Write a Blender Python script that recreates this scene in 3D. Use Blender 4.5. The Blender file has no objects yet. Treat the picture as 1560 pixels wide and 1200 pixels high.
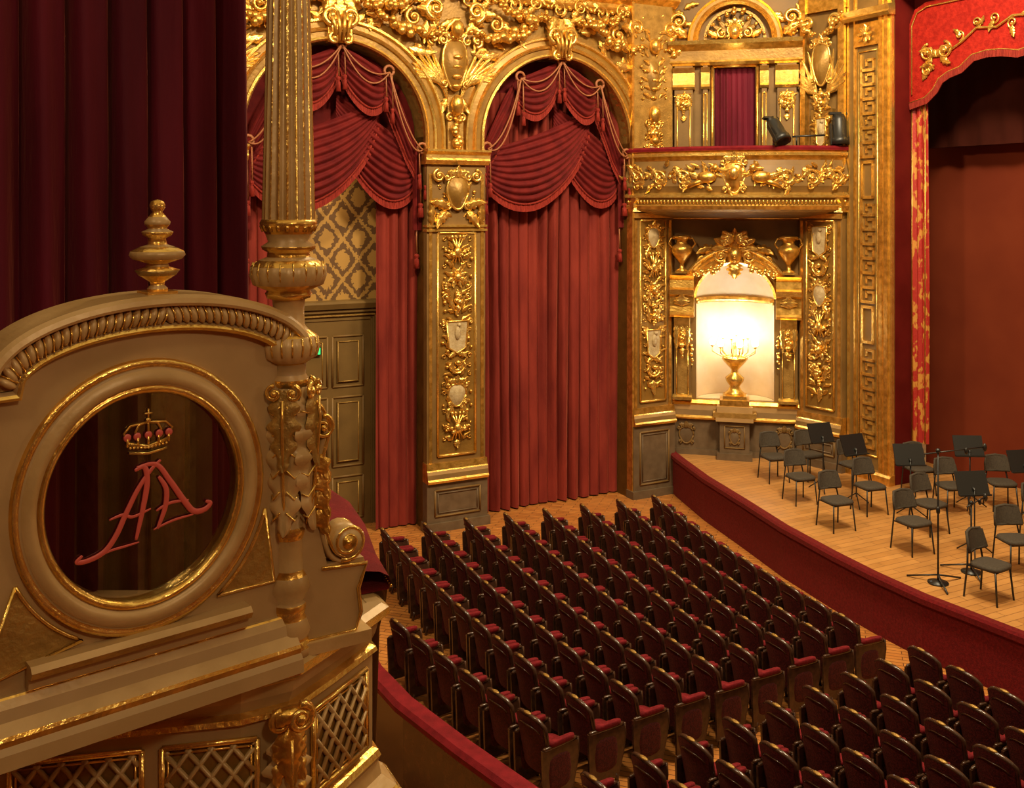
import bpy, math, random
from math import sin, cos, pi, sqrt, atan2, radians
from mathutils import Matrix, Vector
R = random.Random(7)
scene = bpy.context.scene
try:
    scene.view_settings.view_transform = 'Standard'
    scene.view_settings.look = 'None'
except Exception:
    pass

# ------------------------------------------------------------------ materials
MATS = {}
def mat(name, c1, c2=None, scale=6.0, rough=.5, metal=0.0, bump=0.0, bscale=60.0, sheen=0.0,
        emis=None, estr=0.0, stretch=(1, 1, 1), lo=.35, hi=.65):
    m = bpy.data.materials.new(name); m.use_nodes = True
    nt = m.node_tree; N = nt.nodes; L = nt.links
    p = N['Principled BSDF']
    p.inputs['Base Color'].default_value = (*c1, 1)
    p.inputs['Roughness'].default_value = rough
    p.inputs['Metallic'].default_value = metal
    tc = N.new('ShaderNodeTexCoord'); mp = N.new('ShaderNodeMapping')
    mp.inputs['Scale'].default_value = stretch
    L.new(tc.outputs['Object'], mp.inputs['Vector'])
    if c2:
        nz = N.new('ShaderNodeTexNoise'); nz.inputs['Scale'].default_value = scale
        nz.inputs['Detail'].default_value = 4
        L.new(mp.outputs[0], nz.inputs['Vector'])
        cr = N.new('ShaderNodeValToRGB')
        cr.color_ramp.elements[0].position = lo; cr.color_ramp.elements[0].color = (*c1, 1)
        cr.color_ramp.elements[1].position = hi; cr.color_ramp.elements[1].color = (*c2, 1)
        L.new(nz.outputs['Fac'], cr.inputs[0]); L.new(cr.outputs[0], p.inputs['Base Color'])
    if bump:
        nb = N.new('ShaderNodeTexNoise'); nb.inputs['Scale'].default_value = bscale
        nb.inputs['Detail'].default_value = 3
        L.new(mp.outputs[0], nb.inputs['Vector'])
        bp = N.new('ShaderNodeBump'); bp.inputs['Strength'].default_value = bump
        bp.inputs['Distance'].default_value = .02
        L.new(nb.outputs['Fac'], bp.inputs['Height']); L.new(bp.outputs[0], p.inputs['Normal'])
    if sheen:
        p.inputs['Sheen Weight'].default_value = sheen
        p.inputs['Sheen Roughness'].default_value = .35
        p.inputs['Sheen Tint'].default_value = (1, .30, .18, 1)
        p.inputs['Specular IOR Level'].default_value = .15
    if emis:
        p.inputs['Emission Color'].default_value = (*emis, 1)
        p.inputs['Emission Strength'].default_value = estr
    MATS[name] = m
    return m

mat('gold', (.92, .56, .13), (.56, .30, .05), 9, .30, .85, .3, 30)
mat('gold_hi', (1.0, .70, .20), (.80, .47, .09), 14, .24, .84, .18, 50)
mat('gold_dull', (.48, .285, .07), (.32, .18, .04), 7, .42, .5, .4, 40)
mat('ochre', (.34, .185, .036), (.23, .12, .023), 3, .40, .4, .25, 20)
mat('olive', (.225, .125, .036), (.165, .09, .026), 2, .5, .0, .05, 20)
mat('door_paint', (.17, .098, .028), (.13, .074, .021), 2, .5, .0, .05, 20)
mat('taupe', (.46, .285, .115), (.385, .23, .086), 4, .5, 0, .05, 25)
mat('taupe_lt', (.58, .37, .15), (.46, .28, .10), 6, .4, .12, .12, 25)
mat('stone', (.115, .073, .038), (.155, .102, .056), 5, .5, 0, .1, 20)
mat('plaque', (.52, .40, .22), (.40, .28, .13), 12, .6, 0, .4, 30)
mat('cream', (.66, .47, .24), (.57, .38, .17), 2, .6)
mat('curtain', (.25, .033, .021), (.155, .018, .013), 3, .75, 0, .3, 25, .4, stretch=(1, 1, .25))
mat('swag', (.145, .010, .009), (.090, .005, .006), 4, .75, 0, .2, 30, .3)
mat('fringe', (.30, .03, .018), (.17, .013, .01), 60, .6, 0, .8, 90, .15, stretch=(1, 1, .08))
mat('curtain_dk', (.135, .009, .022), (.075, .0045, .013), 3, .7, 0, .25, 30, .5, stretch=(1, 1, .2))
mat('rope', (.38, .14, .05), (.24, .07, .025), 60, .6)
mat('velvet', (.19, .008, .013), (.125, .0045, .008), 8, .8, 0, .3, 120, .2)
mat('seat_velvet', (.19, .011, .015), (.115, .005, .008), 30, .8, 0, .3, 120, .2)
mat('velvet_bk', (.045, .008, .008), (.085, .013, .012), 50, .6, 0, .5, 130, .1, lo=.45, hi=.55)
mat('wood_dk', (.035, .016, .009), (.075, .032, .016), 12, .2)
mat('carpet', (.165, .007, .009), (.105, .004, .006), 30, .85, 0, .6, 200, .15)
mat('redwall', (.12, .009, .007), (.09, .006, .005), 2, .6, 0, .05, 20)
mat('backdrop', (.17, .030, .011), (.14, .023, .009), 1, .9)
mat('border_shaded', (.05, .009, .005), (.035, .006, .003), 2, .9)  # border cloth: the shadow it hangs in is put into its colour
mat('valance', (.38, .018, .010), (.26, .010, .006), 14, .6, 0, .4, 30, .1)
mat('silk', (.36, .018, .012), (.52, .22, .035), 4, .5, 0, .3, 20, stretch=(2, 2, 1.1), lo=.53, hi=.58)
mat('black', (.012, .011, .010), None, rough=.4)
mat('grey_pad', (.068, .052, .036), (.048, .037, .026), 40, .8, 0, .3, 200)
mat('pink', (.62, .10, .075), None, rough=.4)
mat('bulb', (1, 1, 1), None, emis=(.78, .90, 1), estr=14)
mat('green', (.02, .3, .05), None, emis=(.05, .9, .2), estr=1.5)
for k in ('backdrop', 'border_shaded', 'redwall'):
    MATS[k].node_tree.nodes['Principled BSDF'].inputs['Specular IOR Level'].default_value = .1
for k in ('door_paint', 'stone', 'olive', 'grey_pad'):
    MATS[k].node_tree.nodes['Principled BSDF'].inputs['Specular IOR Level'].default_value = .3

def wood(name, ca, cb, cm, ang, sx, bw=.5, rh=.12, rough=.35):
    m = bpy.data.materials.new(name); m.use_nodes = True
    nt = m.node_tree; N = nt.nodes; L = nt.links; p = N['Principled BSDF']
    tc = N.new('ShaderNodeTexCoord'); mp = N.new('ShaderNodeMapping')
    mp.inputs['Rotation'].default_value = (0, 0, ang)
    L.new(tc.outputs['Object'], mp.inputs[0])
    b = N.new('ShaderNodeTexBrick'); b.inputs['Scale'].default_value = sx
    b.inputs['Color1'].default_value = (*ca, 1); b.inputs['Color2'].default_value = (*cb, 1)
    b.inputs['Mortar'].default_value = (*cm, 1); b.inputs['Mortar Size'].default_value = .006
    b.inputs['Brick Width'].default_value = bw; b.inputs['Row Height'].default_value = rh
    L.new(mp.outputs[0], b.inputs['Vector'])
    nz = N.new('ShaderNodeTexNoise'); nz.inputs['Scale'].default_value = 3; nz.inputs['Detail'].default_value = 6
    L.new(mp.outputs[0], nz.inputs['Vector'])
    mx = N.new('ShaderNodeMixRGB'); mx.blend_type = 'MULTIPLY'; mx.inputs[0].default_value = .45
    L.new(b.outputs['Color'], mx.inputs[1]); L.new(nz.outputs['Fac'], mx.inputs[2])
    L.new(mx.outputs[0], p.inputs['Base Color']); p.inputs['Roughness'].default_value = rough
    MATS[name] = m
wood('stage_wood', (.66, .32, .095), (.56, .255, .07), (.3, .13, .04), radians(-27), 1.0, 1.2, .14)
wood('floor_wood', (.70, .28, .065), (.54, .195, .042), (.16, .06, .02), radians(18), 1.0, .45, .09)

def wallpaper():
    m = bpy.data.materials.new('wallpaper'); m.use_nodes = True
    nt = m.node_tree; N = nt.nodes; L = nt.links; p = N['Principled BSDF']
    tc = N.new('ShaderNodeTexCoord'); sp = N.new('ShaderNodeSeparateXYZ'); L.new(tc.outputs['Object'], sp.inputs[0])
    def M(op, a, b=None, v=None):
        n = N.new('ShaderNodeMath'); n.operation = op
        L.new(a, n.inputs[0])
        if b is not None: L.new(b, n.inputs[1])
        if v is not None: n.inputs[1].default_value = v
        return n.outputs[0]
    k = 4.0
    nz0 = N.new('ShaderNodeTexNoise'); nz0.inputs['Scale'].default_value = 9; L.new(tc.outputs['Object'], nz0.inputs['Vector'])
    wob = M('MULTIPLY', nz0.outputs['Fac'], v=.5)
    a = M('MULTIPLY', sp.outputs[0], v=k * 1.25); c = M('ADD', M('MULTIPLY', sp.outputs[2], v=k), wob)
    s1 = M('ABSOLUTE', M('SINE', M('ADD', a, c))); s2 = M('ABSOLUTE', M('SINE', M('SUBTRACT', a, c)))
    d = M('MINIMUM', s1, s2)
    pr = M('MULTIPLY', s1, s2)
    nz = N.new('ShaderNodeTexNoise'); nz.inputs['Scale'].default_value = 24; L.new(tc.outputs['Object'], nz.inputs['Vector'])
    pr2 = M('MULTIPLY', pr, M('ADD', nz.outputs['Fac'], v=.40))
    mot = M('GREATER_THAN', pr2, v=.52)
    lat = M('LESS_THAN', M('ADD', d, M('MULTIPLY', nz.outputs['Fac'], v=.7)), v=.55)
    f = M('MAXIMUM', mot, lat)
    mx = N.new('ShaderNodeMixRGB'); L.new(f, mx.inputs[0])
    mx.inputs[1].default_value = (.12, .055, .014, 1); mx.inputs[2].default_value = (.42, .23, .05, 1)
    L.new(mx.outputs[0], p.inputs['Base Color']); p.inputs['Roughness'].default_value = .6
    MATS['wallpaper'] = m
wallpaper()

def glassmat():
    m = bpy.data.materials.new('glass'); m.use_nodes = True
    nt = m.node_tree; N = nt.nodes; L = nt.links
    out = N['Material Output']; N.remove(N['Principled BSDF'])
    t = N.new('ShaderNodeBsdfTransparent'); t.inputs[0].default_value = (.42, .39, .37, 1)
    g = N.new('ShaderNodeBsdfGlossy'); g.inputs['Roughness'].default_value = .01
    g.inputs[0].default_value = (.9, .9, .9, 1)
    mx = N.new('ShaderNodeMixShader'); mx.inputs[0].default_value = .18
    L.new(t.outputs[0], mx.inputs[1]); L.new(g.outputs[0], mx.inputs[2]); L.new(mx.outputs[0], out.inputs[0])
    MATS['glass'] = m
glassmat()

# ------------------------------------------------------------------ mesh builder
def frame(x, y, deg, z=0):
    return Matrix.Translation((x, y, z)) @ Matrix.Rotation(radians(deg), 4, 'Z')
I4 = Matrix.Identity(4)
import bmesh

class B:
    def __init__(s):
        s.v = []; s.f = []; s.m = []; s.sm = []; s.ml = []; s.T = I4
    def mi(s, m):
        if m not in s.ml: s.ml.append(m)
        return s.ml.index(m)
    def add(s, vs, fs, m, sm=False):
        n = len(s.v); T = s.T
        s.v += [tuple(T @ Vector(v)) for v in vs]
        single = isinstance(m, str)
        if single: k = s.mi(m)
        for i, f in enumerate(fs):
            s.f.append([n + a for a in f]); s.m.append(k if single else s.mi(m[i])); s.sm.append(sm)
    def obj(s, name, F=I4):
        me = bpy.data.meshes.new(name); me.from_pydata(s.v, [], s.f)
        for k in s.ml: me.materials.append(MATS[k])
        me.polygons.foreach_set('material_index', s.m)
        me.polygons.foreach_set('use_smooth', s.sm)
        me.update()
        bm = bmesh.new(); bm.from_mesh(me); bmesh.ops.recalc_face_normals(bm, faces=bm.faces); bm.to_mesh(me); bm.free()
        o = bpy.data.objects.new(name, me); scene.collection.objects.link(o); o.matrix_world = F
        return o
    def box(s, x0, x1, y0, y1, z0, z1, m):
        vs = [(x0, y0, z0), (x1, y0, z0), (x1, y1, z0), (x0, y1, z0), (x0, y0, z1), (x1, y0, z1), (x1, y1, z1), (x0, y1, z1)]
        s.add(vs, [(0, 3, 2, 1), (4, 5, 6, 7), (0, 1, 5, 4), (1, 2, 6, 5), (2, 3, 7, 6), (3, 0, 4, 7)], m)
    def grid(s, fn, nu, nv, m, sm=True, cu=False, mf=None):
        vs = [fn(i / nu, j / nv) for j in range(nv + 1) for i in range(nu + (0 if cu else 1))]
        w = nu if cu else nu + 1
        fs = []; ms = []
        for j in range(nv):
            for i in range(nu):
                a = j * w + i; b = j * w + (i + 1) % w
                fs.append((a, b, b + w, a + w))
                if mf: ms.append(mf(i, j))
        s.add(vs, fs, ms if mf else m, sm)
    def lathe(s, prof, c=(0, 0, 0), seg=24, m='gold', lob=0, sm=True, sx=1, sy=1):
        P = [(p[0], p[1], p[2] if len(p) > 2 and p[2] else m, p[3] if len(p) > 3 else 0) for p in prof]
        n = len(P) - 1
        def fn(u, v):
            p = P[int(round(v * n))]; th = u * 2 * pi
            r = p[0] * (1 + p[3] * abs(cos(lob * th / 2))) if lob and p[3] else p[0]
            return (c[0] + r * cos(th) * sx, c[1] + r * sin(th) * sy, c[2] + p[1])
        s.grid(fn, seg, n, m, sm, True, lambda i, j: P[j + 1][2])
    def ell(s, c, r, m, nu=10, nv=6, e=1.0):
        if isinstance(r, (int, float)): r = (r, r, r)
        def pw(a): return math.copysign(abs(a) ** e, a)
        def fn(u, v):
            la = (v - .5) * pi; lo = u * 2 * pi
            return (c[0] + r[0] * pw(cos(la)) * pw(cos(lo)), c[1] + r[1] * pw(cos(la)) * pw(sin(lo)), c[2] + r[2] * pw(sin(la)))
        s.grid(fn, nu, nv, m, True, True)
    def tube(s, pts, r, m, n=6, ref=(0, 1, 0), fl=1.0, cap=True, sm=True):
        pts = [Vector(p) for p in pts]; N = len(pts); ref = Vector(ref)
        rr = r if isinstance(r, (list, tuple)) else [r] * N
        vs = []
        for i, p in enumerate(pts):
            t = (pts[min(i + 1, N - 1)] - pts[max(i - 1, 0)])
            if t.length < 1e-9: t = Vector((0, 0, 1))
            t.normalize(); a = t.cross(ref)
            if a.length < 1e-3: a = t.cross(Vector((1, .1, 0)))
            a.normalize(); b = a.cross(t)
            for k in range(n):
                th = 2 * pi * k / n
                vs.append(p + a * (rr[i] * cos(th)) + b * (rr[i] * fl * sin(th)))
        fs = []
        for i in range(N - 1):
            for k in range(n):
                fs.append((i * n + k, i * n + (k + 1) % n, (i + 1) * n + (k + 1) % n, (i + 1) * n + k))
        if cap:
            fs.append(tuple(range(n))); fs.append(tuple(range((N - 1) * n, N * n)))
        s.add(vs, fs, m, sm)
    def hm(s, x0, x1, prof, m):
        n = len(prof); vs = [(x0, p[0], p[1]) for p in prof] + [(x1, p[0], p[1]) for p in prof]
        fs = [(i, i + 1, n + i + 1, n + i) for i in range(n - 1)]
        ms = [(prof[i + 1][2] if len(prof[i + 1]) > 2 else m) for i in range(n - 1)]
        s.add(vs, fs + [tuple(range(n)), tuple(range(n, 2 * n))], ms + [m, m])
    def arcm(s, cx, cz, prof, a0, a1, n, m, ez=1.0, sm=False):
        N = len(prof) - 1
        def fn(u, v):
            p = prof[int(round(v * N))]; a = a0 + (a1 - a0) * u
            return (cx + p[0] * cos(a), p[1], cz + p[0] * sin(a) * ez)
        s.grid(fn, n, N, m, sm, False, lambda i, j: prof[j + 1][2] if len(prof[j + 1]) > 2 else m)
    def poly(s, pts, y0, y1, m):
        n = len(pts); vs = [(p[0], y0, p[1]) for p in pts] + [(p[0], y1, p[1]) for p in pts]
        s.add(vs, [tuple(range(n)), tuple(range(2 * n - 1, n - 1, -1))] + [(i, (i + 1) % n, n + (i + 1) % n, n + i) for i in range(n)], m)
    def plan(s, pts, z0, z1, m):
        n = len(pts); vs = [(p[0], p[1], z0) for p in pts] + [(p[0], p[1], z1) for p in pts]
        s.add(vs, [tuple(range(n)), tuple(range(2 * n - 1, n - 1, -1))] + [(i, (i + 1) % n, n + (i + 1) % n, n + i) for i in range(n)], m)
    def sweep(s, path, prof, m, mode='plan', sm=False, closed=False):
        N = len(path); nor = []
        for i in range(N):
            def seg(a, b):
                d = Vector((path[b][0] - path[a][0], path[b][1] - path[a][1])); d.normalize()
                return Vector((d.y, -d.x)) if mode == 'plan' else Vector((-d.y, d.x))
            n1 = seg(i - 1, i) if i else seg(0, 1); n2 = seg(i, i + 1) if i < N - 1 else n1
            n = n1 + n2; n.normalize(); n /= max(.35, n.dot(n1)); nor.append(n)
        P = len(prof) - 1
        def fn(u, v):
            i = int(round(u * (N - 1)))
            p = prof[int(round(v * P))]; q = path[i]; n = nor[i]
            a, b = q[0] + n.x * p[0], q[1] + n.y * p[0]
            return (a, b, p[1]) if mode == 'plan' else (a, p[1], b)
        s.grid(fn, N - 1, P, m, sm, False, lambda i, j: prof[j + 1][2] if len(prof[j + 1]) > 2 else m)
    # ---- ornament
    def leaf(s, x, z, L, W, ang, m='gold', y=0, th=.04, lobes=4, curl=0.0, nt=12):
        def fn(u, v):
            t = v; q = (u - .5) * 2
            a = ang + curl * t
            n = 6; px = x; pz = z
            for k in range(n):
                aa = ang + curl * t * (k + .5) / n
                px += L * t / n * cos(aa); pz += L * t / n * sin(aa)
            w = W * (sin(pi * min(1, t ** .75 * .97 + .03)) ** .7) * (1 + .28 * cos(lobes * 2 * pi * t + pi * .3)) * .5 + .004
            nx, nz = -sin(a), cos(a)
            h = th * (1 - q * q * .9) * (.5 + .5 * sin(pi * t)) - th * .35 * (1 - abs(q)) ** 4 + th * 1.2 * max(0, t - .7) * 2
            return (px + nx * w * q, y - h, pz + nz * w * q)
        s.grid(fn, 6, nt, m, True)
    def scroll(s, x, z, Rr, turns, a0, d, m='gold', y=0, r=.03, ball=True):
        n = int(14 * turns) + 4; pts = []; rr = []
        for i in range(n + 1):
            t = i / n; rad = Rr * (1 - .82 * t); a = a0 + d * turns * 2 * pi * t
            pts.append((x + rad * cos(a), y - .3 * r - r * .8 * t, z + rad * sin(a))); rr.append(r * (1 - .45 * t))
        s.tube(pts, rr, m)
        if ball: s.ell((x, y - r, z), r * 1.3, m, 8, 5)
    def garl(s, x0, z0, x1, z1, sag, r, m='gold', y=0, n=None):
        L = math.hypot(x1 - x0, z1 - z0) + sag
        n = n or max(4, int(L / r * .9))
        for i in range(n + 1):
            t = i / n; k = .55 + .6 * sin(pi * t)
            for j in range(2):
                s.ell((x0 + (x1 - x0) * t + R.uniform(-.5, .5) * r * k, y - r * .6 * k + R.uniform(-.3, .3) * r,
                       z0 + (z1 - z0) * t - 4 * sag * t * (1 - t) + R.uniform(-.6, .6) * r * k), r * k * R.uniform(.5, .8), m, 7, 5)
    def shield(s, x, z, w, h, y=0, m='plaque', mf='gold', d=.06):
        def out(t):
            a = t * 2 * pi; cx = cos(a); cz = sin(a)
            px = w / 2 * math.copysign(abs(cx) ** .7, cx); pz = h / 2 * math.copysign(abs(cz) ** .8, cz)
            if pz < 0: px *= (1 + pz / h * .9)
            return px, pz
        def fn(u, v):
            px, pz = out(u); return (x + px * v, y - d * (1 - v * v) - .01, z + pz * v)
        s.grid(fn, 24, 4, m, True, True)
        s.tube([(x + out(i / 24)[0], y - .015, z + out(i / 24)[1]) for i in range(25)], w * .06, mf)
        for sg in (-1, 1):
            s.scroll(x + sg * w * .5, z + h * .48, w * .2, 1.2, pi / 2, sg, mf, y - .02, w * .06)
            s.scroll(x + sg * w * .45, z - h * .38, w * .15, 1.1, -pi / 2, -sg, mf, y - .02, w * .05)
            s.leaf(x, z + h * .5, w * .55, w * .3, pi / 2 + sg * .8, mf, y - .02, w * .1, curl=sg * .8)
        s.leaf(x, z + h * .48, w * .5, w * .35, pi / 2, mf, y - .03, w * .14)
    def relief_bg(s, cx, z0, z1, w, y, m='gold', step=.17):
        z = z0 + .1
        while z < z1 - .1:
            for sg in (-1, 1):
                s.leaf(cx + sg * w * R.uniform(.08, .2), z, R.uniform(.16, .24), R.uniform(.06, .1), pi / 2 - sg * R.uniform(.3, 1.0), m, y, .035, 2, curl=-sg * R.uniform(-.4, 1.2), nt=7)
                if R.random() < .5: s.scroll(cx + sg * w * .36, z + .04, .045, 1.1, R.uniform(0, 6), sg, m, y, .013, False)
                else: s.ell((cx + sg * w * R.uniform(.25, .42), y - .02, z + R.uniform(-.05, .05)), R.uniform(.022, .04), m, 7, 5)
            z += step
    def relief_col(s, cx, z0, z1, w, y, k=0, m='gold_hi'):
        s.relief_bg(cx, z0, z1, w, y)
        z = z1
        while z - z0 > .28:
            t = k % 6; k += 1
            if t == 0:
                h = .62
                s.shield(cx, z - .33, w * .5, .42, y, 'plaque', m)
                for sg in (-1, 1): s.leaf(cx + sg * w * .1, z - .52, .28, .1, -pi / 2 + sg * .9, m, y, .05, curl=-sg * .8)
            elif t == 1:
                h = .55
                for a in (-.55, -.2, .2, .55):
                    s.tube([(cx - sin(a) * .22, y - .03, z - h + .02), (cx + sin(a) * .22, y - .05, z - .06)], .017, m)
                    s.ell((cx + sin(a) * .22, y - .05, z - .05), (.03, .03, .045), m, 7, 5)
                s.garl(cx - w * .38, z - .25, cx + w * .38, z - .25, .12, .055, m, y)
                s.ell((cx, y - .05, z - .33), (.08, .06, .1), m)
            elif t == 2:
                h = .5
                for i in range(8):
                    a = i * pi / 4 + .39; s.leaf(cx + .05 * cos(a), z - .25 + .05 * sin(a), .17, .09, a, m, y, .04, 2, nt=6)
                s.ell((cx, y - .05, z - .25), (.075, .07, .09), m)
                for sg in (-1, 1): s.scroll(cx + sg * w * .32, z - .42, .07, 1.2, pi / 2, -sg, m, y, .02)
            elif t == 3:
                h = .5
                s.garl(cx, z - .02, cx, z - .46, 0, .075, m, y, 8)
                for sg in (-1, 1):
                    s.leaf(cx + sg * .03, z - .38, .3, .12, pi / 2 - sg * .7, m, y, .05, curl=sg * .6)
                    s.scroll(cx + sg * w * .3, z - .12, .075, 1.3, -pi / 2, sg, m, y, .022)
            elif t == 4:
                h = .72
                s.poly([(cx - w * .3, z - .08), (cx + w * .3, z - .08), (cx + w * .24, z - .58), (cx, z - .68), (cx - w * .24, z - .58)], y - .03, y, 'plaque')
                s.tube([(cx - w * .3, y - .03, z - .08), (cx + w * .3, y - .03, z - .08), (cx + w * .24, y - .03, z - .58), (cx, y - .03, z - .68), (cx - w * .24, y - .03, z - .58), (cx - w * .3, y - .03, z - .08)], .022, m)
                s.ell((cx, y - .04, z - .3), (.06, .04, .13), 'plaque'); s.ell((cx + .03, y - .04, z - .15), .04, 'plaque')
                for sg in (-1, 1):
                    s.scroll(cx + sg * w * .38, z - .1, .06, 1.2, pi, -sg, m, y, .02); s.leaf(cx, z - .66, .2, .1, -pi / 2 + sg * 1.1, m, y, .05)
            else:
                h = .42
                s.tube([(cx + .17 * cos(a) * (1 - .3 * abs(sin(a))), y - .03, z - .2 - .14 * sin(a)) for a in [i * pi / 8 for i in range(-1, 10)]], .022, m)
                for sg in (-1, 1): s.leaf(cx, z - .34, .26, .11, pi / 2 + sg * 1.0, m, y, .05, curl=-sg * 1.1)
                s.ell((cx, y - .05, z - .14), .055, m)
            z -= h
        s.leaf(cx, z, max(.12, z - z0 + .05), .12, -pi / 2, m, y, .05)
    def rinceau(s, x0, x1, z, h, y=0, m='gold'):
        n = max(1, int(round((x1 - x0) / h))); w = (x1 - x0) / n
        for i in range(n):
            cx = x0 + (i + .5) * w; sg = 1 if i % 2 else -1
            s.scroll(cx, z + sg * h * .08, h * .36, 1.5, pi * (0 if i % 2 else 1), sg, m, y, h * .065)
            s.leaf(cx - w * .4, z - sg * h * .3, h * .5, h * .28, sg * .4, m, y, h * .12, curl=sg * .9)
            s.leaf(cx + w * .1, z + sg * h * .35, h * .4, h * .22, -sg * .5, m, y, h * .12, curl=-sg * .9)
            s.ell((cx + w * .5, y - .02, z), h * .09, m, 7, 5)
    def arch_wall(s, x0, x1, z0, z1, ops, y0, y1, m, mj=None):
        mj = mj or m; x = x0
        for op in ops:
            cx, r, sp, base = op[:4]
            s.box(x, cx - r, y0, y1, z0, z1, m)
            if base > z0: s.box(cx - r, cx + r, y0, y1, z0, base, m)
            if len(op) > 4:
                s.box(cx - r, cx + r, y0, y1, sp, z1, m); x = cx + r; continue
            n = 32; A = [(cx - r * cos(pi * i / n), sp + r * sin(pi * i / n)) for i in range(n + 1)]
            for y in (y0, y1):
                s.add([(a[0], y, a[1]) for a in A] + [(a[0], y, z1) for a in A], [(i, i + 1, n + 2 + i, n + 1 + i) for i in range(n)], m)
            P = [(cx - r, base)] + A + [(cx + r, base)]; k = len(P)
            s.add([(a[0], y0, a[1]) for a in P] + [(a[0], y1, a[1]) for a in P], [(i, i + 1, k + i + 1, k + i) for i in range(k - 1)], mj)
            x = cx + r
        s.box(x, x1, y0, y1, z0, z1, m)
    def curtain(s, x0, x1, z0, z1, y, amp, pitch, m, ph=0.0, nz=14):
        nx = int((x1 - x0) / pitch * 11)
        def fn(u, v):
            x = x0 + (x1 - x0) * u; z = z0 + (z1 - z0) * v
            p = x / pitch * 2 * pi + .9 * sin(x * 2.3 + ph) + .35 * sin(z * .6 + x * 1.7 + ph) + ph
            a = amp * (.75 + .45 * sin(x * 3.7 + 1 + ph + .3 * z))
            return (x + .3 * amp * cos(p), y + a * (sin(p) + .3 * sin(2.2 * p + z * .5)), z)
        s.grid(fn, nx, nz, m, True)
    def swag(s, A, Bp, s0, s1, y, dep, m='swag', fringe=.15, folds=6, tail=.3):
        def pt(u, w, ex=0):
            x = A[0] + (Bp[0] - A[0]) * u; z = A[1] + (Bp[1] - A[1]) * u
            sg = (4 * u * (1 - u)) ** .8
            z -= sg * (s0 + (s1 - s0) * w) + w * tail * (1 - sg) + ex
            b = sin(pi * u) ** .7
            yy = y - dep * b * (.25 + .75 * sin(pi * (.15 + .7 * w))) - .075 * (abs(sin(w * folds * pi + .6 * sin(u * 5))) - .5) * (b * .9 + .1)
            return (x, yy, z)
        s.grid(lambda u, v: pt(u, v), 26, folds * 6, m, True)
        s.grid(lambda u, v: (lambda q: (q[0], q[1] - .012 - .01 * v + .008 * sin(u * 150), q[2]))(pt(u, 1, fringe * v)), 90, 2, 'fringe', True)
        s.tube([(lambda q: (q[0], q[1] - .02, q[2]))(pt(i / 20, 1)) for i in range(21)], .022, 'fringe', 5)
    def tassel(s, x, y, z, L=.6, k=1.0):
        s.tube([(x, y, z), (x + .01, y - .01, z - L * .6)], .014 * k, 'rope', 5)
        s.lathe([(.0, 0), (.035 * k, -.02), (.04 * k, -.06), (.02 * k, -.09), (.035 * k, -.11), (.05 * k, -.28), (.0, -.28)], (x, y - .02, z - L * .6), 8, 'fringe')
    def lattice(s, x0, x1, z0, z1, d, y, m, r=.008):
        w = x1 - x0; h = z1 - z0
        for sg in (1, -1):
            i = -int(3 * h / d) - 3
            while i < int(3 * (w + h) / d) + 3:
                c = i * d; pts = []
                for X in (0, w):
                    Z = (c - X * 1.25) * sg
                    if 0 <= Z <= h: pts.append((X, Z))
                for Z in (0, h):
                    X = (c - sg * Z) / 1.25
                    if 0 < X < w: pts.append((X, Z))
                if len(pts) >= 2: s.tube([(x0 + pts[0][0], y, z0 + pts[0][1]), (x0 + pts[1][0], y, z0 + pts[1][1])], r, m, 4)
                i += 1
    def frm(s, x0, x1, z0, z1, y, r, m, n=5):
        s.tube([(x0, y, z0), (x1, y, z0)], r, m, n); s.tube([(x0, y, z1), (x1, y, z1)], r, m, n)
        s.tube([(x0, y, z0), (x0, y, z1)], r, m, n); s.tube([(x1, y, z0), (x1, y, z1)], r, m, n)

# frames of the hall -------------------------------------------------
FW = frame(-1.12, 18.7, 27)
FC = frame(4.675, 20.665, -13.4)
FR = frame(6.335, 19.925, -51.8)
FP = frame(6.67, 19.5, -63)
FQ = frame(-1.399, 2.69, 39.9)
ZT = 11.4
STG = .8

# ------------------------------------------------------------------ floors
b = B(); b.box(-14, 22, -12, 27, -.2, 0, 'floor_wood'); b.obj('floor')
edge = [(3.36, 20.95), (3.42, 20.5), (3.49, 20.1), (3.7, 18.95), (4.08, 17.47), (4.42, 16.05), (4.81, 14.85), (5.13, 14.0), (5.5, 13.2), (6.24, 12.0), (7.1, 10.85), (8.2, 9.7), (9.6, 8.7)]
b = B()
b.plan([(3.36, 20.95)] + edge[1:] + [(14, 8.7), (14, 20), (8.5, 21.5), (6.0, 20.4)], STG - .05, STG, 'stage_wood')
b.obj('floor_stage')
b = B()
b.sweep(edge, [(-.10, STG + .012), (-.10, STG + .05), (.02, STG + .05), (.05, STG + .02), (.05, STG - .05), (.0, STG - .08), (0, 0)], 'carpet')
b.obj('wall_stage_front')

# ------------------------------------------------------------------ side wall with the two curtained arches
b = B()
AX = [-6.80, -2.26, 2.28]; AR = 1.66; SP = 7.35
b.arch_wall(-10.6, 5.02, 0, ZT, [(c, AR, SP, 0) for c in AX], 0, .45, 'ochre', 'gold_dull')
b.box(-10.6, 5.3, 1.5, 1.6, 0, ZT, 'wallpaper')
b.obj('wall_left', FW)
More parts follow.
